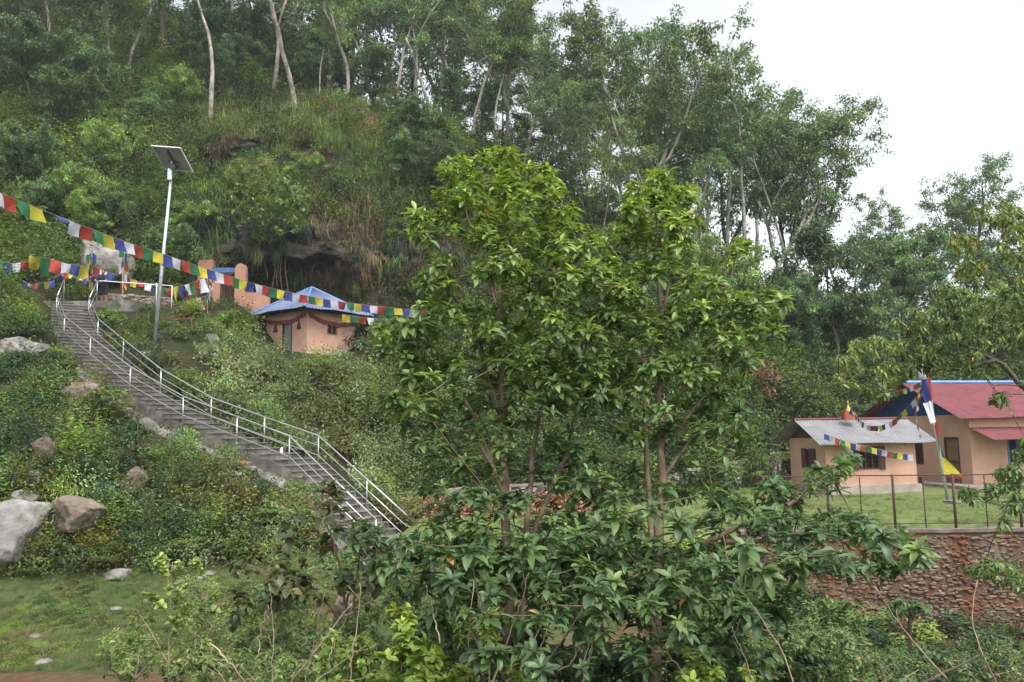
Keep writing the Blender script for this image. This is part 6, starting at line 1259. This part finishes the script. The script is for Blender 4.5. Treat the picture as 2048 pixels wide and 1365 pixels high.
for i, (bl, lab, lf_, lw_) in enumerate([([(800, 1230, 20, 24, 4), (820, 1280, 30, 30, 7), (790, 1300, 26, 24, 5), (850, 1320, 40, 26, 8), (820, 1355, 60, 20, 9)], 'fresh yellow green nettle like plant at the bottom, left of the leafy tree base', .095, .52),
    ([(975, 1215, 18, 16, 5), (985, 1245, 26, 22, 8), (925, 1260, 22, 18, 5), (990, 1275, 24, 16, 5)], 'bright feathery green plant between the leafy tree stems at the bottom', .065, .28), ([(1040, 1330, 34, 18, 8), (1035, 1355, 30, 14, 6)], 'small bright feathery plant at the very bottom near the centre', .065, .28),
    ([(1385, 1310, 14, 14, 3), (1400, 1340, 34, 16, 7), (1375, 1355, 30, 12, 5)], 'yellow edged leafy plant at the very bottom under the right leafy tree', .075, .5), ([(905, 1345, 34, 20, 7)], 'large pale yellow leaves at the bottom edge, left of centre', .10, .6),
    ([(1505, 1345, 30, 14, 5)], 'small bright leafed sprig at the bottom edge right of centre', .06, .45)]):
    x0 = bl[0][0]; grow('bright_plant', lab, 'plant', [dict(p=[(x0 + 10, 1480), (x0 + 5, 1380), (x0, bl[0][1] + 10)], r=(.006, .0025))], bl, lambda y: 4.6, leaf=lf_, per=9, cols=(np.array([.10, .19, .03]), np.array([.34, .42, .05])), flush=lambda x, y: .6, seed=30 + i, lw=lw_, spread=.12, tipr=.0018, bark=M_TWIG, group='fresh plants along the bottom')
# distinct leafy shrubs on the left bank and in the gully
for i, (x, y, Y, rx, ry, n, lab, lf_, cA, fl) in enumerate([
    (255, 880, 23.2, 46, 46, 60, 'dark rounded shrub with broad leaves on the bank below the stairs', .17, (.035, .085, .03), .12), (215, 785, 26.4, 30, 16, 22, 'light green low shrub beside the pointed boulder', .17, (.07, .13, .03), .5), (115, 835, 24, 40, 20, 24, 'mossy yellow shrub on the left bank below the pointed boulder', .12, (.11, .13, .02), .3),
    (60, 870, 23.2, 55, 50, 60, 'deep green shrub at the left edge above the pale boulder', .11, (.035, .075, .035), .1), (130, 1110, 20.4, 60, 32, 60, 'dark green shrub at the foot of the brown boulder', .10, (.04, .09, .04), .1), (300, 1040, 21, 80, 60, 110, 'wide dense shrub at the meadow edge right of the brown boulder', .09, (.045, .10, .03), .15), (460, 1060, 21.6, 80, 50, 90, 'wide green shrub below the stair middle at the meadow edge', .10, (.06, .12, .03), .25),
    (735, 695, 38.5, 26, 16, 22, 'grey green palm like shrub at the right corner of the hut', .30, (.07, .11, .06), .2), (565, 690, 40.0, 16, 14, 14, 'light green weed bush in front of the hut door', .12, (.14, .20, .05), .5), (540, 410, 43.2, 84, 70, 230, 'leafy tree crown hanging over the cave mouth above the shrine', .27, (.09, .16, .04), .5),
    (1820, 1215, 18.2, 46, 18, 22, 'young tree with drooping leaf tuft in front of the stained wall', .22, (.06, .12, .03), .3), (1980, 1290, 17, 70, 30, 50, 'green shrub below the right end of the stained wall', .13, (.05, .10, .03), .2), (1650, 1240, 12.5, 90, 50, 80, 'dense leafy shrub with ascending leaves right of the leafy trees', .13, (.06, .12, .03), .35),
    (1900, 1330, 11, 130, 40, 70, 'low weeds bush at the lower right corner', .10, (.05, .10, .03), .15), (1560, 1330, 8.5, 110, 50, 60, 'dark leafed shrub at the bottom right of the leafy trees', .12, (.035, .075, .028), .1), (600, 1300, 9.5, 130, 50, 90, 'low tangled shrub at the bottom left of the broad leaved shrub', .08, (.05, .10, .03), .2),
    (880, 1300, 8.0, 130, 50, 80, 'dark tangled shrub behind the nettle like plant', .09, (.04, .08, .03), .1), (1200, 1330, 6.5, 130, 40, 70, 'dark leafy shrub filling the bottom between the two leafy trees', .11, (.033, .07, .028), .08), (1180, 890, 25, 60, 22, 0, '', .1, (.1, .1, .1), 0), (250, 1330, 9, 60, 30, 40, 'low plant at the bottom beside the pale sapling', .06, (.07, .12, .03), .3)]):
    if not n: continue
    foot = (x, y + ry * 1.15); grow('leafy_shrub' if i != 10 else 'young_tree', lab, 'shrub' if i != 10 else 'tree', [dict(p=[foot, (x + rx * .1, y + ry * .4), (x, y)], r=(.03 if Y > 12 else .012, .01)), dict(p=[foot, (x - rx * .5, y + ry * .2)], r=(.02 if Y > 12 else .008, .006)), dict(p=[foot, (x + rx * .6, y + ry * .2)], r=(.02 if Y > 12 else .008, .006))] + ([dict(p=[(x + 2, y + 150), foot], r=(.05, .04))] if i == 10 else []),
        [(x, y, rx, ry, n), (x, y - ry * .3, rx * .6, ry * .6, n // 4)], lambda yy, Y=Y: Y, leaf=lf_, per=8, cols=(np.array(cA), np.array([.17, .23, .05])), flush=lambda a, b_, fl=fl: fl, seed=60 + i, spread=.02 * Y + .05, bark=M_BARKD, tipr=.006 if Y > 12 else .003, lw=.45, droop=.3, mat=M_LEAFN, hang=.35 if i in (9, 10) else .05)
TH = [(590, 1000, 17.0, 60, 40, 60, 'green sapling bush overlapping the lower stair rail', .10, (.08, .15, .035), .35), (700, 1330, 5.6, 60, 50, 70, 'bright yellow green weed clump at the bottom left of the nettle like plant', .07, (.13, .22, .03), .6), (270, 1300, 8.5, 80, 45, 60, 'yellow green weedy shrub at the lower left beside the pale sapling', .055, (.11, .18, .04), .5), (450, 1260, 9.5, 110, 60, 120, 'light green thicket right of the pale sapling', .060, (.09, .16, .04), .35), (560, 1230, 9.0, 90, 60, 110, 'mid green thicket under the left boughs of the twiggy shrub', .065, (.07, .13, .035), .25), (470, 1340, 7.0, 130, 40, 110, 'low bright tangle at the bottom edge left of the nettle like plant', .055, (.10, .17, .045), .35),
    (680, 1290, 7.5, 110, 60, 130, 'dense fine leaved shrub at the foot of the twiggy shrub', .055, (.07, .13, .04), .3), (640, 1350, 6.0, 120, 34, 90, 'low weeds at the bottom edge under the fine leaved shrub', .05, (.09, .16, .045), .4), (790, 1200, 9.0, 90, 50, 100, 'green shrub between the twiggy shrub and the left leafy tree', .075, (.06, .12, .035), .25), (950, 1330, 6.5, 120, 50, 110, 'dark fine leaved shrub at the bottom below the left leafy tree', .06, (.045, .095, .03), .15),
    (1100, 1340, 6.0, 120, 40, 100, 'fine leaved weeds at the bottom right of the feathery plants', .055, (.05, .10, .03), .2), (1640, 1310, 8.5, 120, 60, 120, 'pointed leaved green shrub at the bottom right of the long boughs', .075, (.06, .12, .035), .3), (1760, 1340, 9.5, 110, 40, 90, 'fine green bush at the bottom below the slanting stick', .055, (.06, .12, .035), .25), (1990, 1340, 9.5, 110, 45, 100, 'dense green bush in the bottom right corner', .06, (.06, .11, .035), .2),
    (1420, 1340, 6.0, 140, 40, 120, 'dark weeds at the bottom under the right leafy tree', .06, (.04, .085, .028), .1), (400, 1175, 15.0, 60, 22, 50, 'low weeds on the far meadow edge behind the pale sapling', .07, (.10, .17, .04), .4), (580, 1120, 17.0, 70, 40, 80, 'green shrub at the meadow edge below the stair foot', .08, (.08, .15, .035), .35), (700, 1140, 13.0, 70, 50, 80, 'green shrub in front of the stair foot', .08, (.06, .12, .035), .25)]
for i, (x, y, Y, rx, ry, n, lab, lf_, cA, fl) in enumerate(TH):
    foot = (x, y + ry * 1.3); bl = [(x, y, rx, ry, int(n * .7))] + [(x + RG.uniform(-.7, .7) * rx, y - ry * RG.uniform(.3, .9), rx * .22, ry * .45, max(3, n // 9)) for _ in range(6)]
    grow('leafy_shrub', lab, 'shrub', [dict(p=[foot, (x + rx * .1, y + ry * .5), (x, y - ry * .3)], r=(.012, .005)), dict(p=[foot, (x - rx * .4, y + ry * .3), (x - rx * .7, y)], r=(.009, .004)), dict(p=[foot, (x + rx * .5, y + ry * .3), (x + rx * .7, y)], r=(.009, .004))], bl, lambda yy, Y=Y: Y, leaf=lf_, per=8, cols=(np.array(cA), np.array([.24, .32, .06])), flush=lambda a, b_, fl=fl: fl, seed=160 + i, spread=.05 * Y, dens=1.25, bark=M_TWIG, tipr=.002, lw=.45, droop=.3, hang=.05, twig_leaves=5)
# red-brown dead twig cluster on the slope
grow('dead_branch', 'withered rust brown leafed branch on the slope right of the right leafy tree', 'branch', [dict(p=[(1540, 800), (1520, 750), (1500, 720)], r=(.03, .01))], [(1535, 755, 28, 34, 22), (1500, 725, 14, 10, 5)], lambda y: 33, leaf=.28, per=7, cols=(np.array([.20, .10, .06]), np.array([.30, .16, .10])), seed=99, hang=1.0, bark=M_BARKD, tipr=.01)
# aerial roots in front of the cave
for i, (x, y0, y1) in enumerate([(548, 510, 580), (556, 505, 575), (563, 500, 585), (573, 500, 590), (532, 520, 560)]):
    t_s = np.linspace(0, 1, 8); pts = [P(x + 3 * math.sin(i + t * 5), y0 + (y1 - y0) * t, 44.3) for t in t_s]
    solo(MB().tube(pts, np.linspace(.02, .035, 8), 6), 'aerial_root', M_BARKB, ['thin aerial root hanging left of the middle of the cave', 'second aerial root from the left in the cave bundle', 'middle aerial root of the cave bundle', 'thickest aerial root at the right of the cave bundle', 'short separate aerial root at the left of the cave mouth'][i], 'root', 'aerial roots hanging in front of the cave', smooth=True)
# dry stalks in the foreground
ST = [([(1190, 1365), (1240, 1200), (1160, 1365)], 0), ]
stalks = [
 ([(700, 1400), (705, 1300), (718, 1230), (722, 1160)], 'pale stalk standing upright left of the nettle like plant', .004), ([(560, 1400), (640, 1290), (710, 1200)], 'straight stalk slanting up towards the reddish shrub', .005), ([(600, 1400), (625, 1300), (650, 1180)], 'thin stalk left of the slanting pair', .0035),
 ([(545, 1400), (546, 1260), (540, 1160)], 'thin upright stalk at the left of the tangle', .003), ([(516, 1320), (520, 1260), (538, 1210)], 'short curved stalk beside the upright one on the left', .003), ([(500, 1380), (455, 1320), (415, 1282)], 'straight grey stick pointing up to the left', .007), ([(610, 1380), (690, 1320), (735, 1290)], 'thin stick lying low across the tangle', .003), ([(655, 1320), (670, 1280), (680, 1255)], 'short straight stick end in the tangle', .003),
 ([(935, 1400), (935, 1290), (945, 1200), (950, 1155)], 'tall pale stalk beside the bright feathery plant', .004), ([(975, 1400), (1010, 1290), (1045, 1200), (1058, 1135)], 'thick pale stalk bending up to a bud in the middle', .006), ([(1070, 1330), (1095, 1260), (1100, 1200)], 'stalk just right of the thick budded one', .003), ([(1040, 1340), (1075, 1270), (1098, 1200)], 'second stalk leaning right beside the budded one', .004), ([(1150, 1400), (1180, 1310), (1212, 1215)], 'pale stalk under the middle between the leafy trees', .005), ([(880, 1290), (865, 1220), (852, 1170)], 'brown stalk leaning left over the pinkish rock', .005),
 ([(1600, 1400), (1560, 1290), (1480, 1180), (1450, 1120), (1445, 1060)], 'long arching stalk crossing the right leafy tree', .005), ([(1520, 1400), (1490, 1320), (1465, 1250)], 'short straight stalk under the long arching one', .004), ([(1900, 1365), (1830, 1290), (1770, 1210), (1745, 1165)], 'long straight stick slanting over the stained wall', .006), ([(1800, 1390), (1880, 1350), (1960, 1310)], 'dark bent branch at the lower right', .012), ([(1400, 1400), (1350, 1320), (1310, 1290)], 'pale stick under the right leafy tree pointing left', .004),
 ([(2010, 1400), (1960, 1300), (1940, 1240), (1955, 1150)], 'thin grey stem at the lower right before the wall', .006), ([(1110, 1345), (1140, 1330), (1165, 1290), (1175, 1250)], 'curved stalk rising left of the stalk between the leafy trees', .003), ([(470, 1400), (430, 1330), (395, 1300)], 'thin low twig beside the pale sapling', .003)]
for i, (pl, lab, r) in enumerate(stalks):
    rg = np.random.default_rng(300 + i); Y = 4.4 if i not in (16, 17, 19) else 7.5; A = np.array([P(x, y, Y + rg.normal() * .05) for x, y in pl]); A = lerp_path(A, 14); k = np.hanning(7); k /= k.sum(); pad = np.vstack([A[:1]] * 3 + [A] + [A[-1:]] * 3); A = np.stack([np.convolve(pad[:, c], k, 'valid') for c in range(3)], 1) + rg.normal(size=(14, 3)) * .004
    if i in (16, 17, 19): r = r * 1.4
    mb = MB(); mb.tube(A, np.linspace(r, r * .5, 14), 6)
    for j in (5, 8, 11):
        if rg.random() < .6: d = nrm(A[j + 1] - A[j]); s_ = rdir(1, rg)[0]; q = nrm(d + s_ * .8); mb.tube([A[j], A[j] + q * .05, A[j] + q * .09 + (0, 0, .01)], [r * .5, r * .4, r * .25], 5)
    solo(mb, 'dry_stalk', M_TWIG if i != 17 else M_BARKD, lab, 'stalk', 'dry bare stalks in the foreground', base=A[0], smooth=True)

# ------------------------------------------------------------------ haze
if HAZE > 0:
    m = bpy.data.materials.new('air'); m.use_nodes = True; nt = m.node_tree; nt.nodes.clear(); ou = nt.nodes.new('ShaderNodeOutputMaterial'); v = nt.nodes.new('ShaderNodeVolumePrincipled'); v.inputs['Color'].default_value = (.93, .96, 1, 1); v.inputs['Density'].default_value = HAZE; v.inputs['Anisotropy'].default_value = 0.0
    nt.links.new(v.outputs[0], ou.inputs['Volume'])
    a = np.array([gx[0] - 3, gy[0] - 3, float(GZ.min()) - 1]); b_ = np.array([gx[-1] + 3, gy[-1] + 3, max(95, float(GZ.max()) + 1)]); print('haze', a, b_); hb = MB(); c = (a + b_) / 2; hb.box(c, b_ - a); o = hb.build('haze', m); o['kind'] = 'stuff'; tag(o, 'thin pale haze hanging in the air over the wooded hillside', 'haze')
